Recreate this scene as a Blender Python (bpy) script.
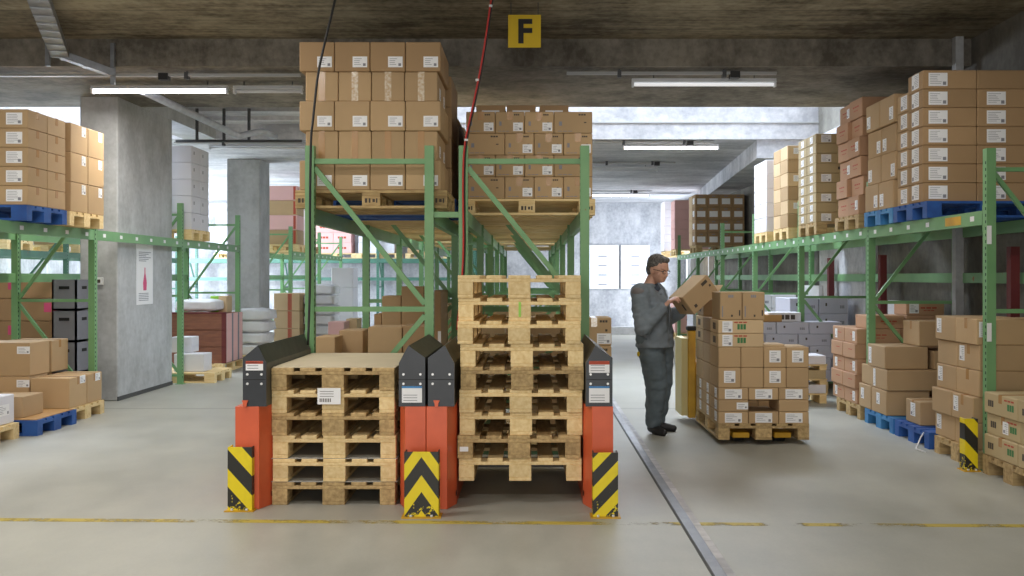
import bpy, bmesh, math, random
from mathutils import Vector, Matrix, noise
R = random.Random(7)
PI = math.pi
for o in list(bpy.data.objects): bpy.data.objects.remove(o)
sc = bpy.context.scene
COL = sc.collection
# ------------------------------------------------------------------ camera
F = 1000.0; VX, VY, H = 530.0, 277.0, 1.48
cd = bpy.data.cameras.new('camera'); cam = bpy.data.objects.new('camera', cd); COL.objects.link(cam)
cam.location = (0, 0, H); cam.rotation_euler = (PI/2, 0, 0)
cd.sensor_width = 36.0; cd.lens = F/1024*36
cd.shift_x = -(VX-512)/1024; cd.shift_y = -(288-VY)/1024
cd.clip_end = 200
sc.camera = cam
# ------------------------------------------------------------------ world, exposure, daylight and added fill lights
w = bpy.data.worlds.new('sky'); sc.world = w; w.use_nodes = True
w.node_tree.nodes['Background'].inputs[0].default_value = (0.72, 0.84, 1.0, 1)
w.node_tree.nodes['Background'].inputs[1].default_value = 1.0
sc.view_settings.view_transform = 'Standard'; sc.view_settings.look = 'None'
sc.view_settings.gamma = 1; sc.view_settings.exposure = -0.06
sc.view_settings.use_curve_mapping = False

def area(name, loc, rot, sx, sy, power, color, spread=PI):
    l = bpy.data.lights.new(name, 'AREA'); l.shape = 'RECTANGLE'; l.size = sx; l.size_y = sy
    l.energy = power; l.color = color; l.spread = spread
    o = bpy.data.objects.new(name, l); COL.objects.link(o); o.location = loc; o.rotation_euler = rot
    return o
DAY = (0.78, 0.88, 1.0)
area('skylight_daylight', (1.3, 14.9, 5.1), (-.6, 0, 0), 6.2, 1.6, 560, DAY, 2.7)
area('skylight_daylight', (-8.2, 14.9, 5.1), (-.6, 0, 0), 5.2, 1.6, 560, DAY, 2.7)
area('rear_left_fill', (-10.85, 22.5, 2.2), (0, -PI/2, 0), 2.6, 9.0, 1900, DAY)  # added fill that brightens the rear left; no window is known there
area('rear_right_fill', (4.40, 26.3, 1.6), (0, PI/2, 0), 2.8, 3.4, 300, DAY)  # added fill that brightens the rear right aisle; its gate is made up
area('front_fill', (-.8, -4.3, 1.5), (PI/2, 0, 0), 6.0, 2.4, 270, (1.0, .99, .96))  # unseen fill from behind the camera; no opening in the front wall

# ------------------------------------------------------------------ helpers
def lin(c):
    c = c.lstrip('#'); v = [int(c[i:i+2], 16)/255 for i in (0, 2, 4)]
    return tuple((x/12.92 if x <= .04045 else ((x+.055)/1.055)**2.4) for x in v) + (1,)
MATS = {}
def nodes(name):
    m = bpy.data.materials.new(name); m.use_nodes = True
    nt = m.node_tree; b = nt.nodes['Principled BSDF']
    MATS[name] = m
    return m, nt, b
def mathn(nt, op, a, b=None, c=None):
    n = nt.nodes.new('ShaderNodeMath'); n.operation = op
    for i, v in enumerate((a, b, c)):
        if v is None: continue
        if isinstance(v, (int, float)): n.inputs[i].default_value = v
        else: nt.links.new(v, n.inputs[i])
    return n.outputs[0]
def mix(nt, fac, a, b):
    n = nt.nodes.new('ShaderNodeMix'); n.data_type = 'RGBA'
    for s, v in ((n.inputs[0], fac), (n.inputs[6], a), (n.inputs[7], b)):
        if isinstance(v, (int, float)): s.default_value = v
        elif isinstance(v, tuple): s.default_value = v
        else: nt.links.new(v, s)
    return n.outputs[2]
def coords(nt, kind='Object', scale=(1, 1, 1)):
    t = nt.nodes.new('ShaderNodeTexCoord'); mp = nt.nodes.new('ShaderNodeMapping')
    mp.inputs['Scale'].default_value = scale
    if kind == 'World':
        g = nt.nodes.new('ShaderNodeNewGeometry'); nt.links.new(g.outputs['Position'], mp.inputs[0])
    else: nt.links.new(t.outputs[kind], mp.inputs[0])
    return mp.outputs[0]
def noisen(nt, vec, scale, detail=4, rough=.55):
    n = nt.nodes.new('ShaderNodeTexNoise'); n.inputs['Scale'].default_value = scale
    n.inputs['Detail'].default_value = detail; n.inputs['Roughness'].default_value = rough
    nt.links.new(vec, n.inputs['Vector']); return n.outputs['Fac']
def ramp(nt, fac, a, b):
    n = nt.nodes.new('ShaderNodeMapRange'); n.inputs[1].default_value = a; n.inputs[2].default_value = b
    nt.links.new(fac, n.inputs[0]); return n.outputs[0]
def bump(nt, b, h, strength, dist=.01):
    n = nt.nodes.new('ShaderNodeBump'); n.inputs['Strength'].default_value = strength; n.inputs['Distance'].default_value = dist
    nt.links.new(h, n.inputs['Height']); nt.links.new(n.outputs[0], b.inputs['Normal'])
def simple(name, hexc, rough=.5, metal=0, var=.0, hex2=None, scale=6, spec=.5, rnd=0.0, stretch=(1, 1, 1), bmp=0):
    m, nt, b = nodes(name)
    b.inputs['Roughness'].default_value = rough; b.inputs['Metallic'].default_value = metal
    b.inputs['Specular IOR Level'].default_value = spec
    c = lin(hexc)
    v = coords(nt, 'Object', stretch)
    oi = nt.nodes.new('ShaderNodeObjectInfo')
    vv = nt.nodes.new('ShaderNodeVectorMath'); vv.operation = 'ADD'
    nt.links.new(v, vv.inputs[0])
    k = nt.nodes.new('ShaderNodeVectorMath'); k.operation = 'SCALE'
    cx = nt.nodes.new('ShaderNodeCombineXYZ'); nt.links.new(oi.outputs['Random'], cx.inputs[0]); nt.links.new(oi.outputs['Random'], cx.inputs[2])
    nt.links.new(cx.outputs[0], k.inputs[0]); k.inputs['Scale'].default_value = 37.0
    nt.links.new(k.outputs[0], vv.inputs[1])
    f = ramp(nt, noisen(nt, vv.outputs[0], scale), .3, .7)
    c2 = lin(hex2) if hex2 else tuple(x*(1-var) for x in c[:3]) + (1,)
    out = mix(nt, f, c, c2)
    if rnd:
        hsv = nt.nodes.new('ShaderNodeHueSaturation'); nt.links.new(out, hsv.inputs['Color'])
        nt.links.new(ramp(nt, oi.outputs['Random'], -0.5*1/rnd + 0, 0), hsv.inputs['Value']) if False else None
        val = mathn(nt, 'MULTIPLY_ADD', oi.outputs['Random'], 2*rnd, 1-rnd)
        nt.links.new(val, hsv.inputs['Value']); out = hsv.outputs[0]
    nt.links.new(out, b.inputs['Base Color'])
    if bmp: bump(nt, b, f, bmp)
    return m
def concrete(name, hexa, hexb, bands=None, rough=.85, bw=.35, kind='World'):
    m, nt, b = nodes(name); b.inputs['Roughness'].default_value = rough
    v = coords(nt, kind)
    n1 = noisen(nt, v, 1.1, 6, .65); n2 = noisen(nt, v, 14, 4, .6)
    if bands == 'y': vs = coords(nt, kind, (.35, 2.5, 1))
    elif bands == 'x': vs = coords(nt, kind, (2.5, 2.5, .35))
    else: vs = coords(nt, kind, (1, 1, .5))
    n3 = noisen(nt, vs, 3.2, 6, .7)
    s = mathn(nt, 'ADD', mathn(nt, 'MULTIPLY', n1, .45), mathn(nt, 'ADD', mathn(nt, 'MULTIPLY', n2, .2), mathn(nt, 'MULTIPLY', n3, .35)))
    col = mix(nt, ramp(nt, s, .42, .58), lin(hexa), lin(hexb))
    if bands:
        sp = nt.nodes.new('ShaderNodeSeparateXYZ'); nt.links.new(v, sp.inputs[0])
        ax = sp.outputs[1] if bands == 'y' else sp.outputs[0]
        if bands == 'x': ax = mathn(nt, 'ADD', sp.outputs[0], sp.outputs[1])
        q = mathn(nt, 'DIVIDE', ax, bw)
        fl = mathn(nt, 'FLOOR', q); fr = mathn(nt, 'FRACT', q)
        wn = nt.nodes.new('ShaderNodeTexWhiteNoise'); wn.noise_dimensions = '1D'; nt.links.new(fl, wn.inputs['W'])
        hsv = nt.nodes.new('ShaderNodeHueSaturation'); nt.links.new(col, hsv.inputs['Color'])
        line = mathn(nt, 'LESS_THAN', fr, .05)
        ba = .18 if 'far' in name else .42
        val = mathn(nt, 'SUBTRACT', mathn(nt, 'MULTIPLY_ADD', wn.outputs[0], ba, 1-ba*.45), mathn(nt, 'MULTIPLY', line, ba*.9))
        nt.links.new(val, hsv.inputs['Value']); col = hsv.outputs[0]
    nt.links.new(col, b.inputs['Base Color'])
    bump(nt, b, s, .35, .02)
    return m
def stripes(name, mode, period=.155, off=0.0, wear=.55):
    """yellow sheet with worn black diagonal stripes; the pattern is painted on the sheet (object space x, z)"""
    m, nt, b = nodes(name); b.inputs['Roughness'].default_value = .45
    v = coords(nt, 'Object'); sp = nt.nodes.new('ShaderNodeSeparateXYZ'); nt.links.new(v, sp.inputs[0])
    x, z = sp.outputs[0], sp.outputs[2]
    if mode == 'chevron': d, lo, per = mathn(nt, 'ADD', z, mathn(nt, 'MULTIPLY', mathn(nt, 'ABSOLUTE', x), 1.4)), .262, .215
    elif mode == 'down': d, lo, per = mathn(nt, 'ADD', z, mathn(nt, 'MULTIPLY', x, 1.1)), .185, .235
    else: d, lo, per = mathn(nt, 'SUBTRACT', z, mathn(nt, 'MULTIPLY', x, 1.05)), .27, .175
    fr = mathn(nt, 'FRACT', mathn(nt, 'DIVIDE', mathn(nt, 'ADD', d, 4*per-lo), per))
    blk = mathn(nt, 'LESS_THAN', fr, .52)
    nz = noisen(nt, v, 26, 5, .7)
    low = ramp(nt, z, .26, .02)          # more scraped near the floor
    thr = mathn(nt, 'MULTIPLY_ADD', low, .20, .27)
    keep = mathn(nt, 'GREATER_THAN', nz, thr)
    k = mathn(nt, 'MULTIPLY', blk, keep)
    dirt = ramp(nt, noisen(nt, v, 9, 4), .5, .8)
    y = mix(nt, mathn(nt, 'MULTIPLY', dirt, .3), lin('#ecd414'), lin('#a89022'))
    nt.links.new(mix(nt, k, y, lin('#25241f')), b.inputs['Base Color'])
    return m
def emit(name, color, strength):
    m, nt, b = nodes(name)
    b.inputs['Emission Color'].default_value = color; b.inputs['Emission Strength'].default_value = strength
    b.inputs['Base Color'].default_value = (.9, .9, .9, 1)
    return m

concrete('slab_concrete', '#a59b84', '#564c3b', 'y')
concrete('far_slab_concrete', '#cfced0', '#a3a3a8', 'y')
concrete('beam_concrete', '#918b80', '#5a544b', None)
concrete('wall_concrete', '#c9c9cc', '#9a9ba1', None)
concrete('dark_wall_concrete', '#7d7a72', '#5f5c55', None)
concrete('pillar_concrete', '#bfc1c3', '#a3a4a5', None)
def floor_mat():
    m, nt, b = nodes('floor_concrete')
    v = coords(nt, 'World'); n1 = noisen(nt, v, .45, 6, .6); n2 = noisen(nt, coords(nt, 'World', (1, .35, 1)), 2.2, 7, .7); n3 = noisen(nt, v, 60, 2)
    s = mathn(nt, 'ADD', mathn(nt, 'MULTIPLY', n1, .5), mathn(nt, 'ADD', mathn(nt, 'MULTIPLY', n2, .42), mathn(nt, 'MULTIPLY', n3, .08)))
    col = mix(nt, ramp(nt, s, .36, .64), lin('#91918a'), lin('#b6b5ab'))
    sp = nt.nodes.new('ShaderNodeSeparateXYZ'); nt.links.new(v, sp.inputs[0])
    ln = mathn(nt, 'LESS_THAN', mathn(nt, 'ABSOLUTE', mathn(nt, 'SUBTRACT', sp.outputs[1], 11.25)), .022)
    col = mix(nt, mathn(nt, 'MULTIPLY', ln, .6), col, lin('#5b5b55'))
    nt.links.new(col, b.inputs['Base Color'])
    nt.links.new(mathn(nt, 'MULTIPLY_ADD', ramp(nt, n2, .3, .7), .2, .34), b.inputs['Roughness'])
    b.inputs['Specular IOR Level'].default_value = .45
    bump(nt, b, s, .08, .01)
floor_mat()
def worn(name, hexc, thr):
    m, nt, b = nodes(name); b.inputs['Roughness'].default_value = .55
    v = coords(nt, 'World'); n = noisen(nt, v, 2.3, 2, .5); n2 = noisen(nt, v, 30, 4, .7)
    s = mathn(nt, 'ADD', mathn(nt, 'MULTIPLY', n, .75), mathn(nt, 'MULTIPLY', n2, .25))
    b.inputs['Base Color'].default_value = lin(hexc)
    nt.links.new(mathn(nt, 'MULTIPLY', ramp(nt, s, thr, thr+.1), .8), b.inputs['Alpha'])
worn('worn_yellow_paint', '#cdb650', .44)
simple('worn_steel', '#8d8e92', .45, .6, hex2='#6f7076', scale=5)
simple('kraft_card', '#b99b74', .8, 0, .08, scale=3, rnd=.09)
simple('kraft_dark', '#a78863', .8, 0, .08, scale=3, rnd=.08)
simple('kraft_pale', '#cfb38c', .8, 0, .06, scale=3, rnd=.06)
simple('kraft_red', '#bb9272', .8, 0, .08, scale=3, rnd=.08)
simple('kraft_olive', '#b7a37c', .8, 0, .06, scale=3, rnd=.06)
simple('white_card', '#dedde4', .7, 0, .05, scale=3, rnd=.05)
simple('grey_card', '#b9b9c6', .7, 0, .05, scale=3, rnd=.04)
simple('pink_card', '#e2b3ae', .7, 0, .05, scale=3, rnd=.05)
simple('tape', '#b78c5c', .22, 0, .1, spec=.7)
simple('clear_tape', '#c4a27a', .12, 0, hex2='#e6ddcc', scale=45, spec=.9)
simple('label_paper', '#eeeef0', .5, 0, .02)
simple('print_ink', '#4a4038', .7)
simple('print_ink_grey', '#86868e', .7)
simple('print_red', '#b04a35', .7)
simple('print_green', '#3f7a48', .7)
simple('pink_ink', '#d2527e', .6)
simple('pale_wood', '#edd5a3', .75, 0, hex2='#d8b981', scale=7, rnd=.12, stretch=(1, 5, 5), bmp=.1)
simple('aged_wood', '#caae7c', .8, 0, hex2='#9b8057', scale=7, rnd=.16, stretch=(1, 5, 5), bmp=.15)
simple('blue_wood', '#2c62b0', .6, 0, hex2='#1c4488', scale=5, rnd=.12)
simple('light_blue_wood', '#4a98cf', .6, 0, hex2='#2a6cae', scale=5, rnd=.1)
simple('card_sheet', '#c9bca0', .8, 0, .08)
simple('grey_sheet', '#a9a8a2', .8, 0, .1)
simple('tan_sheet', '#b98f5a', .8, 0, .1)
def rack_paint(name, a, c2):
    m = simple(name, a, .45, 0, hex2=c2, scale=3)
    nt = m.node_tree; b = nt.nodes['Principled BSDF']
    old = b.inputs['Base Color'].links[0].from_socket
    rust = ramp(nt, noisen(nt, coords(nt, 'World', (1, 1, .8)), 9, 3, .6), .72, .76)
    nt.links.new(mix(nt, rust, old, lin('#8a6a3a')), b.inputs['Base Color'])
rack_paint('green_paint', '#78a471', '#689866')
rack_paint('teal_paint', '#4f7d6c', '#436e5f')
simple('slot_dark', '#2b4a35', .8)  # post slots are not cut; dark patches carry the shade inside them
simple('orange_paint', '#e2653d', .4, 0, hex2='#d05a36', scale=5)
simple('black_paint', '#34373d', .4, 0, hex2='#2a2d32', scale=4)
simple('black_top', '#4b4d47', .45, 0, hex2='#383a36', scale=12)
simple('bolt_steel', '#e0e0e0', .3, .2)
simple('dark_gap', '#161616', .9)
simple('galvanised', '#9a9ea4', .45, .4, hex2='#787c82', scale=8)
simple('pale_metal', '#c3c9d4', .45, .2, hex2='#a8aeba', scale=8)
simple('dark_steel', '#4a4b4d', .5, .3)
simple('white_paint', '#d8dadd', .4)
simple('rail_grey', '#a5a6a6', .5)
simple('cable_black', '#161616', .5)
simple('cable_red', '#b92a22', .45)
simple('sign_yellow', '#dcb90e', .5)
simple('ink_black', '#141414', .6)
simple('yellow_paint', '#d9a81e', .4, 0, hex2='#b98a16', scale=4)
simple('rubber', '#222222', .7)
simple('crate_brown', '#8d5c45', .7, 0, hex2='#74493a', scale=4, stretch=(1, 1, 6))
simple('dark_red', '#652426', .6)
simple('lime_plastic', '#8fc63a', .4)
simple('pink_plastic', '#d57aa5', .5)
simple('sack_white', '#e6e6ea', .5, 0, .1, bmp=.2)
simple('grey_plastic', '#74747c', .5)
simple('board_white', '#e9ebf2', .35)
simple('plate_cream', '#d9c98c', .5)
simple('joint_dark', '#4a4b4a', .8)
stripes('stripes_down', 'down', off=.02)
stripes('stripes_up', 'up', off=.03)
stripes('stripes_chevron', 'chevron', off=.02)
emit('tube_glow', (1.0, .95, 1.0, 1), 9.0)
emit('tube_dim', (.95, .97, 1.0, 1), .55)

def tag(o, label=None, cat=None, group=None, kind=None):
    if label: o['label'] = label
    if cat: o['category'] = cat
    if group: o['group'] = group
    if kind: o['kind'] = kind
    return o
class MB:
    def __init__(s): s.bm = bmesh.new()
    def box(s, x0, x1, y0, y1, z0, z1, mi=0, M=None):
        vs = [Vector((x, y, z)) for x in (x0, x1) for y in (y0, y1) for z in (z0, z1)]
        if M is not None: vs = [M @ v for v in vs]
        v = [s.bm.verts.new(p) for p in vs]
        for f in ((0, 1, 3, 2), (4, 6, 7, 5), (0, 4, 5, 1), (2, 3, 7, 6), (0, 2, 6, 4), (1, 5, 7, 3)):
            fc = s.bm.faces.new([v[i] for i in f]); fc.material_index = mi
        return s
    def prism(s, pts, y0, y1, mi=0):        # pts in (x, z), extruded along y
        a = [s.bm.verts.new((x, y0, z)) for x, z in pts]; b = [s.bm.verts.new((x, y1, z)) for x, z in pts]
        n = len(pts)
        s.bm.faces.new(a).material_index = mi; s.bm.faces.new(b[::-1]).material_index = mi
        for i in range(n):
            s.bm.faces.new((a[i], b[i], b[(i+1) % n], a[(i+1) % n])).material_index = mi
        return s
    def hprism(s, pts, z0, z1, mi=0):       # pts in (x, y)
        a = [s.bm.verts.new((x, y, z0)) for x, y in pts]; b = [s.bm.verts.new((x, y, z1)) for x, y in pts]
        n = len(pts)
        s.bm.faces.new(a).material_index = mi; s.bm.faces.new(b[::-1]).material_index = mi
        for i in range(n):
            s.bm.faces.new((a[i], b[i], b[(i+1) % n], a[(i+1) % n])).material_index = mi
        return s
    def tube(s, pts, r, n=8, mi=0, sq=False):
        pts = [Vector(p) for p in pts]; rings = []
        for i, p in enumerate(pts):
            if i == 0: t = pts[1]-p
            elif i == len(pts)-1: t = p-pts[i-1]
            else: t = (pts[i+1]-pts[i-1])
            t.normalize(); up = Vector((0, 0, 1)) if abs(t.z) < .95 else Vector((0, 1, 0))
            a = t.cross(up).normalized(); b = t.cross(a).normalized()
            rr = r[i] if isinstance(r, (list, tuple)) else r
            rings.append([s.bm.verts.new(p + (a*math.cos(2*PI*(k+.5)/n) + b*math.sin(2*PI*(k+.5)/n))*rr) for k in range(n)])
        for i in range(len(rings)-1):
            for k in range(n):
                f = s.bm.faces.new((rings[i][k], rings[i][(k+1) % n], rings[i+1][(k+1) % n], rings[i+1][k])); f.material_index = mi; f.smooth = n > 5
        s.bm.faces.new(rings[0][::-1]).material_index = mi; s.bm.faces.new(rings[-1]).material_index = mi
        return s
    def bar(s, a, b, w, mi=0, t=None):      # square bar between two points
        return s.tube([a, b], w*.7071, 4, mi)
    def ball(s, c, r, mi=0, sub=2, sc=(1, 1, 1), rot=None):
        M = Matrix.Translation(c) @ (rot.to_4x4() if rot else Matrix()) @ Matrix.Diagonal((sc[0]*r, sc[1]*r, sc[2]*r, 1))
        g = bmesh.ops.create_icosphere(s.bm, subdivisions=sub, radius=1, matrix=M)
        for v in g['verts']:
            for f in v.link_faces: f.material_index = mi; f.smooth = True
        return s
    def mesh(s, name, mats, bevel=0):
        bmesh.ops.recalc_face_normals(s.bm, faces=s.bm.faces)
        if bevel: bmesh.ops.bevel(s.bm, geom=s.bm.edges[:], offset=bevel, segments=1, affect='EDGES', clamp_overlap=True)
        me = bpy.data.meshes.new(name); s.bm.to_mesh(me); s.bm.free()
        for m in (mats if isinstance(mats, (list, tuple)) else [mats]): me.materials.append(MATS[m])
        return me
    def build(s, name, mats, parent=None, loc=(0, 0, 0), bevel=0):
        return link(name, s.mesh(name, mats, bevel), parent, loc)
def link(name, me, parent=None, loc=(0, 0, 0), rz=0):
    o = bpy.data.objects.new(name, me); COL.objects.link(o); o.location = loc; o.rotation_euler = (0, 0, rz)
    if parent: o.parent = parent
    return o
def empty(name, loc=(0, 0, 0), rz=0, parent=None):
    return link(name, None, parent, loc, rz)
def structure(name, mb, mats, **k):
    return tag(mb.build(name, mats, **k), kind='structure')
def W(x, y, D): return Vector(((x-VX)/F*D, D, H-(y-VY)/F*D))

# ------------------------------------------------------------------ the hall
ZS, ZB = 3.91, 3.63          # slab soffit, downstand soffit
XL, XR, YB, YF = -11.0, 4.50, 29.0, -4.5
structure('floor', MB().box(XL, XR, YF, YB, -.2, 0), 'floor_concrete')
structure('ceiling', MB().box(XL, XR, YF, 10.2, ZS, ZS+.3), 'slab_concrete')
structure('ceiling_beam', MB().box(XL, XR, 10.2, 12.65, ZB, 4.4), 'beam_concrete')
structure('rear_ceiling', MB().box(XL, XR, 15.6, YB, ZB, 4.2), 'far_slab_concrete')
structure('ceiling_infill', MB().box(-4.9, -2.0, 12.65, 15.6, 3.86, 4.6), 'far_slab_concrete')
for k in range(3): structure('ceiling_rib', MB().box(-4.9, -2.0, 13.2+k*.8, 13.27+k*.8, 3.80, 3.86), 'far_slab_concrete')
structure('skylight_well_wall', MB().box(-5.4, -4.9, 12.65, 15.6, 3.63, 5.5), 'pillar_concrete')
structure('skylight_well_wall', MB().box(-2.0, -1.9, 12.65, 15.6, 3.86, 5.5), 'wall_concrete')
m = MB(); m.box(XL, XR, 15.6, 15.9, 4.2, 5.5); m.box(XL, XR, 12.3, 12.65, 4.4, 5.5); m.box(XL, XL+.2, 12.3, 15.9, 4.2, 5.5)
structure('skylight_well_wall', m, 'wall_concrete')
structure('wall_back', MB().box(XL-.3, XR+.3, YB, YB+.3, 0, 4.2), 'wall_concrete')
structure('trim_6', MB().box(-1.9, XR, 15.585, 15.6, 3.88, 3.90), 'rail_grey')
m = MB()
for y in (18.0, 20.25, 22.5, 24.75, 26.94): m.box(XL+.0, XL+.12, y, y+.06, .9, 3.5)
m.box(XL, XL+.12, 18.0, 27.0, .86, .92); m.box(XL, XL+.12, 18.0, 27.0, 3.48, 3.54)
structure('added_window_frame', m, 'white_paint')  # frame made up to go with the rear left fill light
m = MB(); m.box(4.38, 4.5, 24.5, 24.6, 0, 3.1); m.box(4.38, 4.5, 28.0, 28.1, 0, 3.1); m.box(4.38, 4.5, 24.5, 28.1, 3.0, 3.1)
structure('added_gate_frame', m, 'white_paint')  # door frame made up to go with the rear right fill light
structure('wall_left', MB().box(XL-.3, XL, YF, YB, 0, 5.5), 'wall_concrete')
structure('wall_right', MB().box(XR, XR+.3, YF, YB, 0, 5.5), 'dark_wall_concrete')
structure('wall_front', MB().box(XL-.3, XR+.3, YF-.3, YF, 0, 4.3), 'wall_concrete')
structure('ceiling_haunch', MB().hprism([(3.55, 15.65), (4.2, 25.0), (4.49, 25.0), (4.49, 15.65)], 3.34, ZB-.001), 'far_slab_concrete')
structure('baseboard_back', MB().box(XL, XR, 25.6, 25.9, 0, .2), 'pillar_concrete')
# roof light: frames across the well
m = MB()
for k in range(6): m.box(-9+k*2.4, -8.94+k*2.4, 12.65, 15.6, 4.34, 4.40)
m.box(XL+.2, 4.1, 14.0, 14.06, 4.34, 4.40)
structure('window_1', m, 'white_paint')
# pillars
for (x0, x1, y0, y1) in ((-5.37, -4.92, 11.93, 13.75), (-5.52, -4.92, 18.2, 18.9)):
    structure('concrete_pillar', MB().box(x0, x1, y0, y1, 0, 4.39 if y0 < 15 else ZB), 'pillar_concrete', bevel=.012)
structure('trim_1', MB().box(-4.925, -4.912, 11.93, 13.75, 0, .05), 'joint_dark')
structure('concrete_pillar', MB().box(4.30, 4.38, 10.1, 10.19, 0, ZS), 'pillar_concrete')
structure('concrete_pillar', MB().box(4.40, 4.49, 12.9, 15.2, 0, ZB), 'wall_concrete')
# yellow line, drain channel
structure('trim_2', MB().hprism([(XL, 6.25), (XR, 5.87), (XR, 5.94), (XL, 6.33)], .0, .0015), 'worn_yellow_paint')
structure('trim_3', MB().box(.915, .975, YF, 25.5, 0, .004), 'worn_steel')
structure('trim_4', MB().box(.975, 1.02, YF, 25.5, 0, .002), 'far_slab_concrete')
structure('trim_5', MB().box(.900, .914, YF, 25.5, 0, .003), 'joint_dark')

# ------------------------------------------------------------------ ceiling installations
def lamp(x0, x1, y, z, lit, label, power=14):
    L = x1-x0; cx = (x0+x1)/2
    t = empty('ceiling_lamp', (cx, y, z))
    m = MB(); m.prism([(-.001, 0)], 0, 0) if False else None
    m.box(-L/2, L/2, -.03, .03, .03, .06); m.box(-L/2, L/2, -.05, .05, .022, .03)
    m.build('lamp_housing', 'white_paint', t)
    for s in (-1, 1): MB().box(s*L/2-.02*(s > 0), s*L/2+.02*(s < 0), -.03, .03, -.025, .03).build('end_cap', 'white_paint', t)
    MB().tube([(-L/2+.025, 0, 0), (L/2-.025, 0, 0)], .018, 8).build('fluorescent_tube', 'tube_glow' if lit == 1 else ('tube_dim' if lit else 'white_paint'), t)
    for s in (-1, 1): MB().tube([(s*L*.35, 0, .07), (s*L*.35, 0, min(ZB, 4) - z + .0)], .006, 5).build('hanger', 'dark_steel', t) if z < 3.6 else None
    tag(t, label, 'ceiling lamp', 'fluorescent lamps under the ceiling')
    if lit:
        a = area('lamp_light', (cx, y, z-.03), (0, 0, 0), L*.95, .08, power, (1.0, .96, .89)); 
    return t
lamp(-4.82, -3.32, 11.0, 3.52, True, 'bright fluorescent strip lamp in front of the big concrete pillar', 60)
lamp(-3.26, -2.50, 11.0, 3.52, False, 'unlit strip lamp continuing right of the bright lamp by the pillar')
lamp(1.07, 2.58, 10.5, 3.50, 2, 'fluorescent strip lamp high between the yellow sign and right wall', 14)
lamp(1.48, 3.00, 15.9, 3.53, True, 'bright fluorescent strip lamp above the man, behind the skylight', 30)
lamp(-5.1, -3.5, 15.9, 3.53, False, 'dark strip lamp between the two concrete pillars')
lamp(.9, 2.45, 19.2, 3.53, False, 'thin unlit lamp on the rear ceiling above the wall')
lamp(1.1, 3.0, 25.2, 3.53, True, 'farthest lit strip lamp close to the rear wall', 40)
for (x, y) in ((-3.2, 2.4), (.6, 2.4), (-6.8, 5.0), (-2.6, 5.2), (-8.0, 8.5), (-3.3, 7.7), (2.0, 7.3)):  # all out of view; the two over the aisles are added fill
    lamp(x-.75, x+.75, y, 3.78, True, 'overhead strip lamp ' + {-3.2: 'nearest the entrance, left of two', .6: 'nearest the entrance, right of two', 3.0: 'beside the right wall over the aisle', -6.8: 'above the far left floor near the wall', -2.6: 'right before the pallet dispensers', -8.0: 'over the rear left rack row', -3.3: 'added above the left aisle to brighten the load sides', 2.0: 'added above the right aisle to brighten the load sides'}[x] , 40 if y > 7 else 62)
def rail(x0, x1, y, z, label):
    t = empty('conduit_rail', ((x0+x1)/2, y, z)); L = x1-x0
    MB().box(-L/2, L/2, -.03, .03, .02, .045).build('rail', 'rail_grey', t)
    n = max(2, int(L/2.0)); m = []
    for i in range(n):
        x = -L/2+L*(i+.5)/n
        MB().box(x-.02, x+.02, -.036, .036, -.012, .06).build('clamp', 'dark_steel', t)
        MB().tube([(x, 0, .05), (x, 0, ZB-z)], .008, 5).build('hanger', 'dark_steel', t)
    MB().box(L/2*.6-.05, L/2*.6+.05, -.045, .045, -.02, .05).build('junction_box', 'cable_black', t)
    tag(t, label, 'cable rail')
rail(-9.5, -2.4, 10.45, 3.555, 'grey cable rail under the beam above the left rack')
rail(.38, 2.55, 10.35, 3.555, 'grey cable rail under the beam right of the yellow sign')
rail(1.0, 2.9, 15.75, 3.57, 'dark cable rail above the strip lamp behind the skylight')
rail(-5.6, -2.5, 15.75, 3.56, 'dark cable rail between the concrete pillars')
rail(1.0, 2.7, 18.6, 3.57, 'thin cable rail on the rear ceiling')
rail(1.0, 3.0, 24.7, 3.57, 'cable rail close to the rear wall')
# the F sign
t = empty('hanging_sign', (-.042, 8.85, 3.655)); t.location.x = (524.5-VX)/F*8.85
MB().box(-.145, .145, -.004, .004, -.145, .145).build('sign_plate', 'sign_yellow', t, bevel=.001)
fc = bpy.data.curves.new('letter', 'FONT'); fc.body = 'F'; fc.size = .29; fc.extrude = .002; fc.offset = .009; fc.align_x = 'CENTER'
fc.materials.append(MATS['ink_black']); fo = bpy.data.objects.new('tmp', fc); COL.objects.link(fo)
fme = bpy.data.meshes.new_from_object(fo.evaluated_get(bpy.context.evaluated_depsgraph_get())); bpy.data.objects.remove(fo); fme.name = 'letter_f'
if not fme.materials: fme.materials.append(MATS['ink_black'])
fo = link('letter_f', fme, t, (-.0, -.007, -.100)); fo.rotation_euler = (PI/2, 0, 0)
for s in (-1, 1): MB().tube([(s*.12, 0, .145), (s*.12, 0, ZS-3.655)], .004, 5).build('hanging_wire', 'dark_steel', t)
tag(t, 'square yellow sign with black letter F hanging from the ceiling', 'sign')
# cable tray, pipe
t = empty('cable_tray', (0, 0, 0))
def tray(a, b, wd):
    a, b = Vector(a), Vector(b); d = (b-a); L = d.length; q = d.to_track_quat('Y', 'Z').to_matrix().to_4x4(); M = Matrix.Translation(a) @ q
    m = MB(); m.box(-wd/2, wd/2, 0, L, 0, .006, M=M); m.box(-wd/2, -wd/2+.006, 0, L, 0, .07, M=M); m.box(wd/2-.006, wd/2, 0, L, 0, .07, M=M)
    k = 0
    while k < L:
        m.box(-wd/2, wd/2, k, k+.03, -.006, .0, M=M); k += .22
    return m
P0, P1, P2 = W(34, -10, 8.0), W(60, 58, 9.9), W(113, 77, 10.15)
tray(P0, P1, .17).build('tray_section', 'galvanised', t)
tray(P1, P2, .12).build('tray_section', 'galvanised', t)
MB().box(-.02, .02, -.02, .02, -.03, .23).build('bracket', 'galvanised', t, tuple(P1+Vector((-.12, 0, -.05))), 0)
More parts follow.
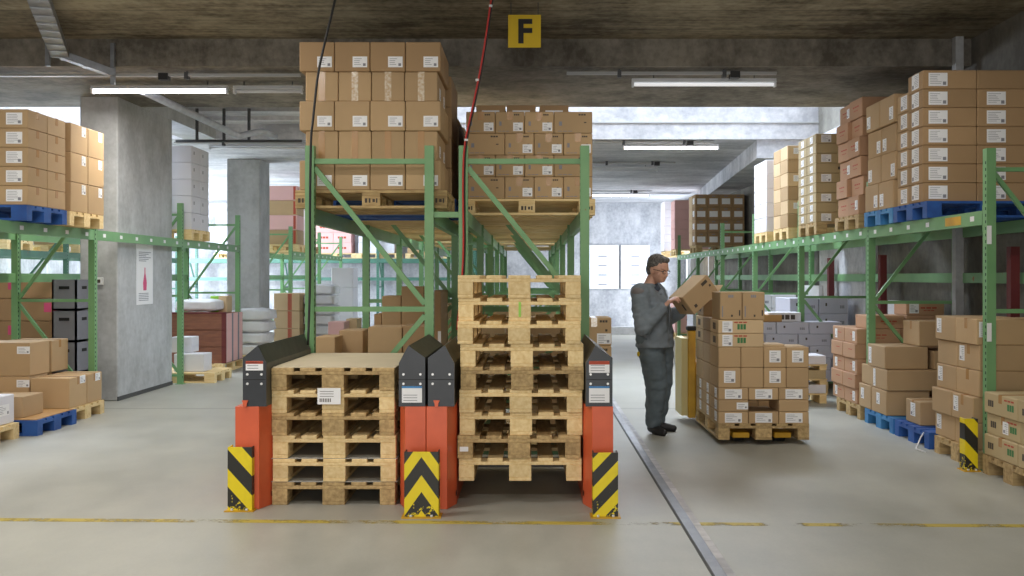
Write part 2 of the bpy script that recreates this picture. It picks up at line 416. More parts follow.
MB().box(-.02, .02, -.02, .02, -.0, .42).build('bracket', 'galvanised', t, tuple(P2+Vector((.0, .0, -.08))), 0)
tag(t, 'galvanised cable tray slanting across the ceiling at upper left', 'cable tray')
m = MB(); m.tube([W(143, 91, 11.1), W(190, 113, 12.3), W(238, 136, 13.6), W(262, 131, 13.9), W(275, 137, 14.2)], .045, 10)
tag(m.build('ventilation_pipe', 'pale_metal'), 'pale pipe slanting down behind the bright lamp left of centre', 'pipe')
m = MB(); m.tube([W(176, 141, 13.9), W(302, 141, 13.9)], .02, 6)
for q in (197, 224, 249): m.tube([W(q, 141, 13.9), W(q, 141, 13.9)+Vector((0, 0, .45))], .022, 5)
tag(m.build('thin_conduit', 'dark_steel'), 'thin dark conduit running between the pillar and the centre rack', 'pipe')
# power cables to the dispensers
def cable(name, pts, r, mat, label):
    P = [W(*p) for p in pts]; out = []
    for i in range(len(P)-1):
        p0, p1, p2, p3 = P[max(i-1, 0)], P[i], P[i+1], P[min(i+2, len(P)-1)]
        for k in range(6):
            u = k/6; out.append(.5*((2*p1)+(-p0+p2)*u+(2*p0-5*p1+4*p2-p3)*u*u+(-p0+3*p1-3*p2+p3)*u**3))
    out.append(P[-1])
    m = MB(); m.tube(out, r, 7); return m, out, mat, label
m, o_, mt, lb = cable('c', [(345, -48, 7.66), (335, 0, 7.66), (325, 42, 7.66), (318, 75, 7.66), (313, 120, 7.66), (311, 143, 7.66), (310, 210, 7.7), (310, 280, 7.7), (308, 345, 7.62)], .0095, 'cable_black', '')
tag(m.build('power_cable', 'cable_black'), 'black power cable hanging from the ceiling to the left rack post', 'cable')
t = empty('power_cable', W(491, 0, 7.66)); pts = [(497, -48, 7.66), (491, 0, 7.66), (482, 60, 7.66), (473, 105, 7.66), (465, 143, 7.66), (463, 180, 7.7), (463, 260, 7.7), (457, 330, 7.65)]
m, o_, _, _ = cable('c', pts, .007, 0, ''); ob = m.build('red_cable', 'cable_red', t); ob.location = -t.location
m, o_, _, _ = cable('c', [(p[0]+1.6, p[1], p[2]+.012) for p in pts], .007, 0, ''); ob = m.build('black_cable', 'cable_black', t); ob.location = -t.location
for y in (6, 80, 140):
    x = 491-(y/143)*26; q = W(x+.6, y, 7.66); MB().box(-.012, .014, -.012, .018, -.008, .008).build('cable_tie', 'white_paint', t, tuple(q-t.location))
tag(t, 'red and black cable pair hanging down to the right centre rack', 'cable')
# ------------------------------------------------------------------ racks
def upright(M, h, side, teal=False, w=.07):
    """a C shaped post 70 mm wide with slots on the beam faces (local x = beam direction)"""
    m = MB(); m.box(-w/2, w/2, -w/2, w/2, 0, h, 0)
    m.box(-w/2-.02, w/2+.02, -w/2-.02, w/2+.02, 0, .008, 0)
    for z in [(.1+.05*k) for k in range(int((h-.15)/.05))]:
        for s in (-1, 1):
            m.box(s*w/2-.001, s*w/2+.001, -.022, -.006, z-.011, z+.011, 1)
            m.box(-.008, .008, s*w/2-.001, s*w/2+.001, z-.011, z+.011, 1) if side else None
    return m
UP = {}
def post(root, x, y, h, paint, slots):
    k = (round(h, 2), paint, slots)
    if k not in UP: UP[k] = upright(None, h, slots).mesh('upright', [paint, 'slot_dark'])
    return link('upright', UP[k], root, (x, y, 0))
def brace(root, a, b, paint, w=.032):
    return MB().bar(a, b, w).build('brace', paint, root)
def rack_y(label, xf, xb, ys, ztop, zbeam, h, paint, levels=None, front_pattern=True, tags=True, group=None, skip=()):
    """rack row running away from the camera; frames span xf..xb at every y in ys"""
    root = empty('pallet_rack', (xf, ys[0], 0))
    dx = xb-xf; s = 1 if dx > 0 else -1
    for y in ys:
        yy = y-ys[0]
        for x in (s*.035, dx-s*.035): post(root, x, yy, h, paint, False)
        a, b = s*.07, dx-s*.07
        if dx > 0 and y > ys[0]: a, b = b, a      # every frame but the nearest one of the right rack is braced the other way round
        zt = h-.16; zm = 1.22; zl = .12
        brace(root, (a, yy, zt), (b, yy, zt), paint)
        brace(root, (a, yy, zt-.03), (b, yy, zm+.02), paint)
        brace(root, (a, yy, zm), (b, yy, zm), paint)
        brace(root, (b, yy, zm-.04), (a, yy, zl+.05), paint)
        brace(root, (a, yy, zl), (b, yy, zl), paint)
    for (ya, yb) in zip(ys[:-1], ys[1:]):
        if (ya, yb) in skip: continue
        for x in (-s*.0, dx-s*.05):
            x0, x1 = sorted((x, x+s*.05))
            m = MB(); m.box(x0, x1, ya-ys[0]+.036, yb-ys[0]-.036, zbeam-.11, zbeam)
            m.box(x0, x1+.0, ya-ys[0]+.036, ya-ys[0]+.042, zbeam-.15, zbeam+.04); m.box(x0, x1, yb-ys[0]-.042, yb-ys[0]-.036, zbeam-.15, zbeam+.04)
            m.build('beam', paint, root)
        x0, x1 = sorted((dx-s*.05, dx))
        MB().box(x0, x1, ya-ys[0]+.036, yb-ys[0]-.036, 1.42, 1.52).build('rear_rail', paint, root)
        if tags:
            n = 6
            for k in range(n):
                yy = ya-ys[0]+.22+(yb-ya-.4)*k/(n-1)*.98
                x = -s*.001
                x0, x1 = sorted((x, x-s*.002))
                MB().box(x0, x1, yy-.04, yy+.03, zbeam-.075, zbeam-.035).build('location_label', 'label_paper', root)
    tag(root, label, 'pallet rack', group)
    return root
RY = [7.63+2.65*k for k in range(7)]
right_rack = rack_y('long green pallet rack along the right wall', 3.47, 4.42, RY, 2.5, 1.99, 2.46, 'green_paint')
# yellow tag at the first bay's near end
MB().box(-.0035, -.001, .42, .72, 1.90, 1.97).build('load_notice', 'yellow_paint', right_rack)
for z in (1.80, 1.06): MB().box(.0, .035, -.037, -.0355, z-.07, z+.07).build('location_label', 'label_paper', right_rack, (.0, -.0, 0))
LYS = [11.06, 13.83, 16.55]
left_rack = rack_y('green pallet rack in front of the big concrete pillar', -4.80, -5.72, [8.30]+LYS, 2.5, 2.0, 2.5, 'green_paint')
left_rack2 = rack_y('green pallet rack behind the second concrete pillar', -4.80, -5.72, [20.2, 22.95, 25.55], 2.5, 2.0, 2.5, 'green_paint')
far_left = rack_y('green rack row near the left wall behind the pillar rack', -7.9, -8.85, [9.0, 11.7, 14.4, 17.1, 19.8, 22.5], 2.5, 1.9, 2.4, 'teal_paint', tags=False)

def rack_end(label, x0, x1, ys, zbeam, h, paint):
    root = empty('pallet_rack', ((x0+x1)/2, ys[0], 0)); hw = (x1-x0)/2
    for i, y in enumerate(ys):
        yy = y-ys[0]
        for x in (-hw+.035, hw-.035): post(root, x, yy, h, paint, False)
        a, b = -hw+.07, hw-.07
        brace(root, (a, yy, 2.38), (b, yy, 2.38), paint, .04)
        brace(root, (a, yy, 2.33), (b, yy, 1.27), paint, .04)
        brace(root, (a, yy, 1.23), (b, yy, 1.23), paint, .04)
        brace(root, (b, yy, 1.18), (a, yy, .16), paint, .04)
        brace(root, (a, yy, .12), (b, yy, .12), paint, .04)
    for (ya, yb) in zip(ys[:-1], ys[1:]):
        for x in (-hw, hw-.05):
            MB().box(x, x+.05, ya-ys[0]+.036, yb-ys[0]-.036, zbeam-.12, zbeam).build('beam', paint, root)
        for k in range(3):
            yy = ya-ys[0]+.55+k*.82
            pass
    tag(root, label, 'pallet rack')
    return root
CY = [7.79+2.65*k for k in range(6)]
rackA = rack_end('left of the two green centre racks', -1.745, -.748, CY, 2.02, 2.50, 'green_paint')
rackB = rack_end('right of the two green centre racks', -.553, .46, CY, 2.02, 2.50, 'green_paint')
for k, y in enumerate(CY[:4]):
    MB().box(0, .195-.002, -.02, .02, -.022, .022).build('spacer', 'green_paint', rackA, (-.748+1.2465+.0, y-CY[0], 1.965))
# frontal rack before the back wall, on the left
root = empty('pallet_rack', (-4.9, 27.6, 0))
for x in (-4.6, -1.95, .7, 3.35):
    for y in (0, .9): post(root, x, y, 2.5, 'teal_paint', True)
    brace(root, (x, .04, 2.3), (x, .86, 2.3), 'teal_paint'); brace(root, (x, .04, 1.2), (x, .86, 1.2), 'teal_paint'); brace(root, (x, .04, 2.26), (x, .86, 1.24), 'teal_paint')
for a, b in ((-4.6, -1.95), (-1.95, .7), (.7, 3.35)):
    for y in (-.03, .88):
        MB().box(a+.036, b-.036, y, y+.05, 1.87, 1.99).build('beam', 'teal_paint', root); MB().box(a+.036, b-.036, y, y+.05, 1.38, 1.47).build('beam', 'teal_paint', root)
tag(root, 'green pallet rack standing across the rear wall behind the centre racks', 'pallet rack')
# ------------------------------------------------------------------ pallets
PCACHE = {}
def pallet_meshes(mat):
    """euro pallet, 1.2 m along x, 0.8 m along y, base at z 0"""
    if mat in PCACHE: return PCACHE[mat]
    bev = .003
    d = MB()
    for y, wd in ((-.4+.0725, .145), (-.1637, .1), (0, .145), (.1637, .1), (.4-.0725, .145)):
        d.box(-.6, .6, y-wd/2, y+wd/2, .122, .144)
    deck = d.mesh('top_deck', mat, bev)
    cross = MB().box(-.0725, .0725, -.4, .4, .1, .122).mesh('cross_board', mat, bev)
    blkw = MB().box(-.0725, .0725, -.05, .05, .022, .1).mesh('block', mat, bev)
    blkc = MB().box(-.0725, .0725, -.0725, .0725, .022, .1).mesh('block', mat, bev)
    skid = MB().box(-.6, .6, -.05, .05, 0, .022).mesh('bottom_board', mat, bev)
    skic = MB().box(-.6, .6, -.0725, .0725, 0, .022).mesh('bottom_board', mat, bev)
    w_ = MB()
    for y, wd in ((-.4+.0725, .145), (-.1637, .1), (0, .145), (.1637, .1), (.4-.0725, .145)): w_.box(-.6, .6, y-wd/2, y+wd/2, .122, .144)
    for x in (-.5275, 0, .5275):
        w_.box(x-.0725, x+.0725, -.4, .4, .1, .122)
        for y, wd in ((-.35, .1), (0, .145), (.35, .1)): w_.box(x-.0725, x+.0725, y-wd/2, y+wd/2, .022, .1)
    for y, wd in ((-.35, .1), (0, .145), (.35, .1)): w_.box(-.6, .6, y-wd/2, y+wd/2, 0, .022)
    whole = w_.mesh('wooden_pallet', mat)
    PCACHE[mat] = (deck, cross, blkw, blkc, skid, skic, whole)
    return PCACHE[mat]
def pallet(x, y, z, long_axis, mat, label, group=None, detail=True, jr=0.0):
    """centre x, y; long_axis 'x' (1.2 m across) or 'y' (1.2 m deep)"""
    deck, cross, bw_, bc, sk, sc_, whole = pallet_meshes(mat)
    rz = (0 if long_axis == 'x' else PI/2) + jr
    nm = 'wooden_pallet'
    if not detail:
        o = link(nm, whole, None, (x, y, z), rz); return tag(o, label, 'pallet', group)
    r = empty(nm, (x, y, z), rz)
    link('top_deck', deck, r)
    for xx in (-.5275, 0, .5275):
        link('cross_board', cross, r, (xx, 0, 0))
        for yy, me in ((-.35, bw_), (0, bc), (.35, bw_)): link('block', me, r, (xx, yy, 0))
    for yy, me in ((-.35, sk), (0, sc_), (.35, sk)): link('bottom_board', me, r, (0, yy, 0))
    return tag(r, label, 'pallet', group)
# ------------------------------------------------------------------ cartons
BC = {}
def body(w_, d, h, mat):
    k = ('b', round(w_, 3), round(d, 3), round(h, 3), mat)
    if k not in BC:
        m = MB(); m.box(-w_/2, w_/2, -d/2, d/2, 0, h)
        BC[k] = m.mesh('cardboard_box', mat, min(.006, h*.05))
    return BC[k]
def sheet_mesh(face, w_, d, h, u, v, lw, lh, lines=True, mat='label_paper', ink='print_ink_grey'):
    """paper label on a face: u, v = centre (fractions of face), lw, lh in metres"""
    k = ('l', face, round(w_, 3), round(d, 3), round(h, 3), round(u, 2), round(v, 2), round(lw, 3), round(lh, 3), lines, mat)
    if k in BC: return BC[k]
    m = MB(); t = .0015; rr = random.Random(str(k))
    def quad(a0, a1, z0, z1, th, mi):
        if face == '-y': m.box(a0, a1, -d/2-th, -d/2+.001, z0, z1, mi)
        elif face == '-x': m.box(-w_/2-th, -w_/2+.001, a0, a1, z0, z1, mi)
        elif face == '+x': m.box(w_/2-.001, w_/2+th, a0, a1, z0, z1, mi)
    span = w_ if face == '-y' else d
    ca = -span/2+u*span; cz = v*h
    quad(ca-lw/2, ca+lw/2, cz-lh/2, cz+lh/2, t, 0)
    if lines:
        z = cz+lh/2-.016
        while z > cz-lh/2+.012:
            e = rr.uniform(.45, .85)
            quad(ca-lw/2+.012, ca-lw/2+.012+(lw-.03)*e, z-.0035, z, t+.0006, 1); z -= .015
        s = min(lw, lh)*.25
        quad(ca+lw/2-s-.012, ca+lw/2-.012, cz-lh/2+.01, cz-lh/2+.01+s, t+.0008, 1)
    BC[k] = m.mesh('shipping_label', [mat, ink]); return BC[k]
def tape_mesh(w_, d, h, face, mat, full=False):
    k = ('t', round(w_, 3), round(d, 3), round(h, 3), face, mat, full)
    if k in BC: return BC[k]
    m = MB(); t = .001; tw = .026; dn = h-.002 if full else min(.08, h*.4)
    if face == '-y':
        m.box(-tw, tw, -d/2-t, d/2+t, h, h+t); m.box(-tw, tw, -d/2-t, -d/2, h-dn, h); m.box(-tw, tw, d/2, d/2+t, h-dn, h)
    else:
        m.box(-w_/2-t, w_/2+t, -tw, tw, h, h+t); m.box(-w_/2-t, -w_/2, -tw, tw, h-dn, h); m.box(w_/2, w_/2+t, -tw, tw, h-dn, h)
    BC[k] = m.mesh('packing_tape', mat); return BC[k]
def print_mesh(face, w_, d, h, spec):
    """printed blocks, spec: list of (u, v, bw, bh, mat index) as fractions of the face"""
    k = ('p', face, round(w_, 3), round(d, 3), round(h, 3), str(spec))
    if k in BC: return BC[k]
    m = MB(); span = w_ if face == '-y' else d
    for (u, v, bw, bh, mi) in spec:
        a = -span/2+u*span; z = v*h
        n = 3 if bw > .12 else 1
        for q in range(n):
            a0 = a-bw*span/2+bw*span*q/n; a1 = a0+bw*span/n*.8; z0, z1 = z-bh*h/2, z+bh*h/2; th = .0008
            if face == '-y': m.box(a0, a1, -d/2-th, -d/2+.001, z0, z1, mi)
            elif face == '-x': m.box(-w_/2-th, -w_/2+.001, a0, a1, z0, z1, mi)
            else: m.box(w_/2-.001, w_/2+th, a0, a1, z0, z1, mi)
    BC[k] = m.mesh('printed_marks', ['print_ink', 'print_red', 'print_green', 'print_ink_grey', 'pink_ink']); return BC[k]
ALL = []
HIDDEN = set([5,6,13,14,21,22,29,30,37,38,53,69,76,77,80,81,84,85,88,89,95,96,97,98,99,100,101,102,111,113,115,116,117,118,119,121,123,124,125,126,127,129,131,132,133,134,135,137,139,140,141,143,144,145,147,148,149,151,152,153,154,155,156,157,158,159,160,161,162,163,164,165,166,167,168,169,170,171,172,173,174,176,177,180,181,184,185,188,189,192,193,196,197,199,200,201,203,204,205,207,208,209,211,212,213,215,216,217,219,220,221,249,250,251,252,307,310,313,316,319,322,325,328,331,346,349,352,355,358,417,426,449,504,506,508,510,528,529,532,539,547,599,600,601,602,603,604,607,608,609,610,611,612,613,614,621,623,625,633,635,637,718,719,720,721,722,723,724,725,726,727])      # running numbers of boxes that other boxes hide completely
KN = {'white_card': 'white_box', 'grey_card': 'grey_box', 'pink_card': 'pinkish_box', 'kraft_red': 'reddish_box', 'kraft_olive': 'olive_box', 'kraft_pale': 'pale_box', 'pink_plastic': 'pink_bin', 'lime_plastic': 'green_bin'}
def carton(x, y, z, w_, d, h, mat, label, group=None, labels=(), tape=None, prints=None, rz=0, name='cardboard_box'):
    if len(ALL) in HIDDEN: ALL.append(None); return None
    if name == 'cardboard_box': name = KN.get(mat, name) if not (prints and mat.startswith('kraft')) else 'printed_box'
    if name == 'cardboard_box' and h < .2 and labels: name = 'flat_labelled_box'
    o = link(name, body(w_, d, h, mat), None, (x, y, z), rz)
    for (face, u, v, lw, lh, *r) in labels: link('shipping_label', sheet_mesh(face, w_, d, h, u, v, lw, lh, *r), o)
    if tape: link('packing_tape', tape_mesh(w_, d, h, tape[0], tape[1], len(tape) > 2), o)
    if prints:
        for face, spec in prints: link('printed_marks', print_mesh(face, w_, d, h, spec), o)
    tag(o, label, 'box', group); ALL.append(o); return o
ORD = ['first', 'second', 'third', 'fourth', 'fifth', 'sixth', 'seventh', 'eighth', 'ninth', 'tenth']
def layer_word(k, n, s=0):
    if n == 1: return ''
    if k == n-1: return 'top layer'
    if k == 0: return 'bottom layer'
    return ORD[k]+' layer up'
def pos_word(i, nx, j, ny):
    a = ''
    if ny == 2: a = ('front', 'rear')[j]
    elif ny == 3: a = ('front', 'middle', 'rear')[j]
    elif ny > 3: a = 'row '+ORD[j] if j else 'front'
    b = ''
    if nx == 2: b = ('left', 'right')[i]
    elif nx == 3: b = ('left', 'middle column', 'right')[i]
    elif nx > 3: b = 'leftmost' if i == 0 else ('rightmost' if i == nx-1 else ORD[i]+' from left')
    return (a+' '+b).strip()
def pile(place, desc, mat, x0, y0, z0, w_, d, h, nx, ny, nz, group, labels=(), tape=None, prints=None, skip=None, jit=.004, alt=None, gap=.004, rows=None, dlist=None):
    for k in range(nz):
        for j in range(ny):
            for i in range(nx):
                if skip and skip(i, j, k): continue
                lab = labels(i, j, k) if callable(labels) else labels
                mt = mat(i, j, k) if callable(mat) else mat
                tp = tape(i, j, k) if callable(tape) else tape
                pr = prints(i, j, k) if callable(prints) else prints
                lw = layer_word(k, nz); pw = pos_word(i, nx, j, ny)
                txt = ', '.join(q for q in (desc, lw, pw, place) if q)
                ox = alt(k)[0] if alt else 0; oy = alt(k)[1] if alt else 0
                carton(x0+(i+.5)*w_+R.uniform(-jit, jit)+ox, y0+(j+.5)*d+R.uniform(-jit, jit)+oy, z0+k*h, w_-gap, d-gap, h-gap*.5, mt, txt, group, lab, tp, pr, R.uniform(-jit, jit)*1.2)
# ------------------------------------------------------------------ pallet dispensers and the two stacks
def dispenser(xl0, xl1, xr0, xr1, label, plates):
    """xl0..xl1 left housing, xr0..xr1 right housing"""
    y0, L = 6.37, 1.30
    cx = (xl0+xr1)/2
    root = empty('pallet_dispenser', (cx, y0, 0))
    for side, (a, b) in (('l', (xl0, xl1)), ('r', (xr0, xr1))):
        a -= cx; b -= cx; c = .03
        ca, cb = (0, .05) if side == 'l' else (.05, 0); pl_ = [(a, ca*3), (a+ca, 0), (b-cb, 0), (b, cb*3), (b, L), (a, L)] if side == 'x' else ([(a, 0), (b-.05, 0), (b, .15), (b, L), (a, L)] if side == 'l' else [(a, .15), (a+.05, 0), (b, 0), (b, L), (a, L)])
        m = MB(); m.hprism(pl_, .0, .655)
        base = m.build('base_housing', 'orange_paint', root, bevel=.002)
        fx = b-.0 if side == 'l' else a
        m = MB(); s = 1 if side == 'l' else -1
        m.box(fx-.001 if s > 0 else fx-.002, fx+.002 if s > 0 else fx+.001, .16, .24, .30, .42); m.box(fx-.001 if s > 0 else fx-.002, fx+.002 if s > 0 else fx+.001, .12, .15, .06, .09)
        m.build('access_slot', 'dark_gap', base)
        a2, b2 = a+(.048 if side == 'l' and xl0 < -1.5 else .010), b-.004
        if side == 'l': prof = [(a2, .655), (b2, .655), (b2, .93), (b2-(b2-a2)*.36, 1.044), (a2, .965)]
        else: prof = [(a2, .655), (b2, .655), (b2, .965), (a2+(b2-a2)*.36, 1.044), (a2, .93)]
        top = MB().prism(prof, .001, .03).build('top_housing', 'black_paint', root)
        prof2 = [(x+(0.002 if x < (a2+b2)/2 else -.002), z-.001) for x, z in prof]
        MB().prism(prof2, .03, L).build('top_cover', 'black_top', top)
        for zz in (.80, .86):
            for xx in (a2+.03, b2-.03):
                MB().tube([(xx, -.006, zz), (xx, .003, zz)], .008, 8).build('bolt', 'bolt_steel', top)
        MB().box(a2, b2, -.0005, .002, .825, .828).build('panel_seam', 'dark_gap', top)
        for (sd, z0, z1, kind) in plates:
            if sd != side: continue
            m = MB(); m.box(a2+.02, b2-.02, -.003, .002, z0, z1, 0)
            m.box(a2+.02, b2-.02, -.0036, -.002, z1-(z1-z0)*(.3 if kind else .12), z1, 1)
            for q in range(3): m.box(a2+.03, b2-.05, -.0036, -.002, z0+.012+q*.017, z0+.016+q*.017, 2)
            m.build('notice_label', ['label_paper', 'print_red' if kind else 'light_blue_wood', 'print_ink_grey'], top)
    # lifting arms between the housings and the rear tie bar
    MB().box(xl1-cx, xr0-cx, L-.08, L, .04, .10).build('tie_bar', 'black_paint', root)
    for (x, s) in ((xl1-cx, 1), (xr0-cx, -1)):
        for yy in (.28, .95):
            MB().box(min(x, x+s*.035), max(x, x+s*.035), yy, yy+.12, .135, .15).build('lifting_arm', 'black_paint', root)
    tag(root, label, 'pallet dispenser')
    return root
d1 = dispenser(-1.878, -1.676, -.846, -.664, 'orange and black pallet dispenser holding the left shorter stack', [('l', .885, .945, 1), ('r', .68, .785, 0)])
d2 = dispenser(-.660, -.478, .346, .530, 'orange and black pallet dispenser holding the right taller stack', [('r', .87, .945, 1), ('r', .68, .785, 0)])
for d, x in ((d1, -1.878+.065-(-1.878-.664)/2), (d2, -.660+.065-(-.660+.530)/2)):
    m = MB(); m.prism([(x-.010, .655), (x+.010, .655), (x+.012, .675), (x+.020, .695), (x-.020, .695), (x-.012, .675)], -.014, .004)
    m.build('latch', 'orange_paint', d)
def guard(x, y, w_, h, mat, label, rz=0):
    root = empty('impact_guard', (x, y, 0), rz)
    m = MB(); m.box(-w_/2, w_/2, -.004, .004, 0, h); m.box(-w_/2, -w_/2+.008, 0, .09, 0, h); m.box(w_/2-.008, w_/2, 0, .09, 0, h)
    m.build('guard_plate', mat, root, bevel=.0015)
    m = MB(); m.box(-w_/2-.015, w_/2+.015, -.03, .1, 0, .008); m.build('foot_plate', 'yellow_paint', root)
    for xx in (-w_*.3, w_*.3): MB().tube([(xx, -.017, .006), (xx, -.017, .02)], .009, 6).build('anchor_bolt', 'bolt_steel', root)
    tag(root, label, 'impact guard')
guard((240-VX)/158.2, 6.32, .155, .405, 'stripes_down', 'striped guard bolted before the left end of the left dispenser')
guard((421.5-VX)/162.6, 6.15, .212, .405, 'stripes_chevron', 'chevron guard bolted between the two orange dispensers')
guard((605.5-VX)/162.6, 6.15, .155, .400, 'stripes_up', 'striped guard bolted before the right end of the right dispenser')
guard(3.362, 7.62, .10, .40, 'stripes_down', 'striped guard at the foot of the nearest right rack post')
# stack 1 : six pallets on the floor
y0 = 6.50; zz = 0; SX = (334-VX)/154
mats1 = ['aged_wood', 'pale_wood', 'pale_wood', 'aged_wood', 'pale_wood', 'aged_wood']
names1 = ['weathered wooden pallet at the bottom of the left stack', 'yellowish wooden pallet, second from bottom of the left stack', 'pale wooden pallet, third from bottom of the left stack', 'worn wooden pallet, fourth from bottom of the left stack', 'pale wooden pallet, fifth from bottom of the left stack', 'brown wooden pallet under the tan board on the left stack']
for k in range(6):
    pallet(SX+R.uniform(-.008, .008), y0+.6+R.uniform(-.012, .012), zz, 'y', mats1[k], names1[k], None).scale = (1, 1, 1.02); zz += .1469
    if k in (0, 1):
        MB_ = MB().box(-.41, .41, -.58, .58, 0, .004); o = MB_.build('cardboard_sheet', 'grey_sheet', None, (SX, y0+.58, zz))
        tag(o, 'thin grey sheet lying on the %s pallet of the left stack' % ('bottom' if k == 0 else 'second lowest'), 'sheet'); zz += .004
    if k == 4: ZL = zz
o = MB().box(-.40, .40, -.60, .60, 0, .006).build('cover_board', 'card_sheet', None, (SX, y0+.6, zz)); tag(o, 'tan cardboard cover lying on top of the left pallet stack', 'sheet')
m = MB(); m.box(-.075, .075, -.0015, .0015, -.05, .055, 0)
for q in range(7): m.box(-.06+q*.011, -.054+q*.011, -.0022, -.001, -.035, -.012, 1)
for q in range(3): m.box(-.06, .03, -.0022, -.001, .0+q*.016, .003+q*.016, 1)
o = m.build('pallet_slip', ['label_paper', 'print_ink'], None, (SX-.03, y0-.018, .705)); tag(o, 'white paper slip pinned to the left stack of pallets', 'paper slip')
# stack 2 : nine pallets lifted by the dispenser
zz = .152; SX2 = (520.5-VX)/154
lab2 = ['lowest pallet of the right stack, raised off the floor', 'pallet with a white sticker, second lowest of the right stack'] + ['pale wooden pallet, %s from bottom of the right stack' % ORD[k] for k in range(2, 7)] + ['wooden pallet with a green mark, second from top of right stack', 'topmost pallet of the taller right stack']
for k in range(9):
    p = pallet(SX2+R.uniform(-.012, .012), y0+.6+R.uniform(-.015, .015), zz, 'y', 'pale_wood' if k not in (1, 4) else 'aged_wood', lab2[k])
    if k == 7: MB().box(-.6015, -.5995, -.008, .008, .025, .12).build('green_mark', 'lime_plastic', p)
    if k == 1: MB().box(-.602, -.5995, .33, .385, .045, .075).build('sticker', 'label_paper', p)
    p.scale = (1, 1, 1.033); zz += .1488
# ------------------------------------------------------------------ loads above the centre racks
SYM = [(.25, .0, .0, .0, 0)]
pA = pallet(-1.255, 8.30, 2.022, 'x', 'aged_wood', 'wooden pallet under the tall load on the left centre rack')
def labA(i, j, k): return (('-y', .72, .32, .115, .085),) if j == 0 and k % 2 == 0 else ((('+x', .6, .4, .1, .09),) if (i == 3 and k % 2) else ())
for k in range(5):
    wide = k % 2 == 0; w_ = .28 if wide else .262; x0 = -1.255-2*w_-(.01 if wide else 0)
    for j in range(2):
        for i in range(4):
            full = ('-y', 'clear_tape' if k == 3 and j == 0 and i > 0 else 'tape', 1)
            carton(x0+(i+.5)*w_, 7.90+j*.4+.2+(0 if wide else .012*(1-2*j)), 2.022+.146+k*.2345, w_-.005, .39, .2325, 'kraft_card' if k < 4 else 'kraft_dark',  # top layer in darker card, for the weaker light near the ceiling
                   'brown box, %s, %s, tall load above left centre rack' % (layer_word(k, 5), pos_word(i, 4, j, 2)), 'boxes of the load above the left centre rack',
                   labA(i, j, k), full if not wide else None, None)
pB = pallet(-.028, 8.77+.4, 2.022, 'x', 'pale_wood', 'stamped wooden pallet under the load on the right centre rack')
for pp in (pA, pB):
    for xx in (-.5275, 0, .5275):
        m = MB()
        for a, b, c, d in ((-.05, -.03, .045, .08), (-.02, -.005, .045, .08), (.01, .03, .05, .075), (.038, .05, .045, .08)): m.box(xx+a, xx+b, -.4012, -.399, c, d)
        m.build('pallet_stamp', 'print_ink', pp)
PB = [('-y', [(.74, .86, .2, .07, 0), (.82, .5, .08, .05, 0), (.18, .45, .1, .2, 3), (.3, .1, .4, .03, 3)])]
y_ = 8.77
for k in range(4):
    ws = [.34, .257, .257, .257] if k % 2 == 0 else [.257, .257, .257, .34]
    x = -.562
    for i, w_ in enumerate(ws):
        for j in range(2):
            big = w_ > .3
            carton(x+w_/2, y_+j*.4+.2, 2.168+k*.191, w_-.004, .392, .189, 'kraft_dark' if j else 'kraft_card', 'printed brown box, %s, %s, load above right centre rack' % (layer_word(k, 4) if k < 3 else 'fourth layer up', pos_word(i, 4, j, 2)),
                   'printed boxes of the load above the right centre rack', (('-y', .78, .3, .085, .075),) if not big and j == 0 else (), ('-y', 'tape') if j == 0 and not big else None, PB if j == 0 else None)
        x += w_
for i, (x, w_) in enumerate(((-.36, .27), (-.08, .27), (.22, .27))):
    carton(x, y_+.58, 2.168+4*.191, w_-.004, .39, .12, 'kraft_dark', 'low brown box, %s of three on top of the right centre load' % ('left', 'middle', 'right')[i], None, (('-y', .5, .4, .16, .05),), None)
# blue pallet edge + further loads of the two centre racks
def deep_load(cx, y, mat, pm, tag_, nz, h, nx=4, blank=False):
    pallet(cx, y+.4, 2.022, 'x', pm, '%s pallet %s' % ({'pale_wood': 'wooden', 'aged_wood': 'worn wooden', 'blue_wood': 'blue'}[pm], tag_), None, False)
    w_ = 1.12/nx
    pile(tag_, 'brown box' if mat.startswith('kraft') else 'white box', mat, cx-.56, y, 2.168, w_, .78, h, nx, 1, nz, 'boxes of the load '+tag_)
deep_load(-1.25, 8.80, 'kraft_dark', 'blue_wood', 'on left centre rack, second load back', 4, .27)
for q, (cx, y) in enumerate(((-1.25, 9.65), (-1.25, 11.45), (-1.25, 13.3), (-.04, 9.65), (-.04, 11.33), (-.04, 13.2), (-1.25, 15.82), (-.04, 14.93), (-1.25, 17.5), (-.04, 18.45), (-1.25, 19.6), (-.04, 19.8))):
    deep_load(cx, y, 'kraft_dark', 'pale_wood', 'deep in the %s centre rack, gap filler %s' % ('left' if cx < -1 else 'right', ORD[q % 10] if q < 10 else ('late', 'last')[q-10]), 2, .42, 2)
deep_load(-1.25, 10.6, 'kraft_card', 'pale_wood', 'on left centre rack, third load back', 3, .3)
deep_load(-1.25, 12.24, 'kraft_dark', 'pale_wood', 'on left centre rack, fourth load back', 3, .3)
deep_load(-1.25, 14.4, 'kraft_card', 'aged_wood', 'on left centre rack, fifth load back', 3, .3)
deep_load(-.04, 10.5, 'kraft_card', 'pale_wood', 'on right centre rack, second load back', 3, .28)
deep_load(-.04, 12.16, 'kraft_dark', 'pale_wood', 'on right centre rack, third load back', 3, .28)
deep_load(-.04, 14.1, 'kraft_card', 'aged_wood', 'on right centre rack, fourth load back', 3, .28)
deep_load(-.04, 16.5, 'kraft_card', 'pale_wood', 'on right centre rack, fifth load back', 3, .28)
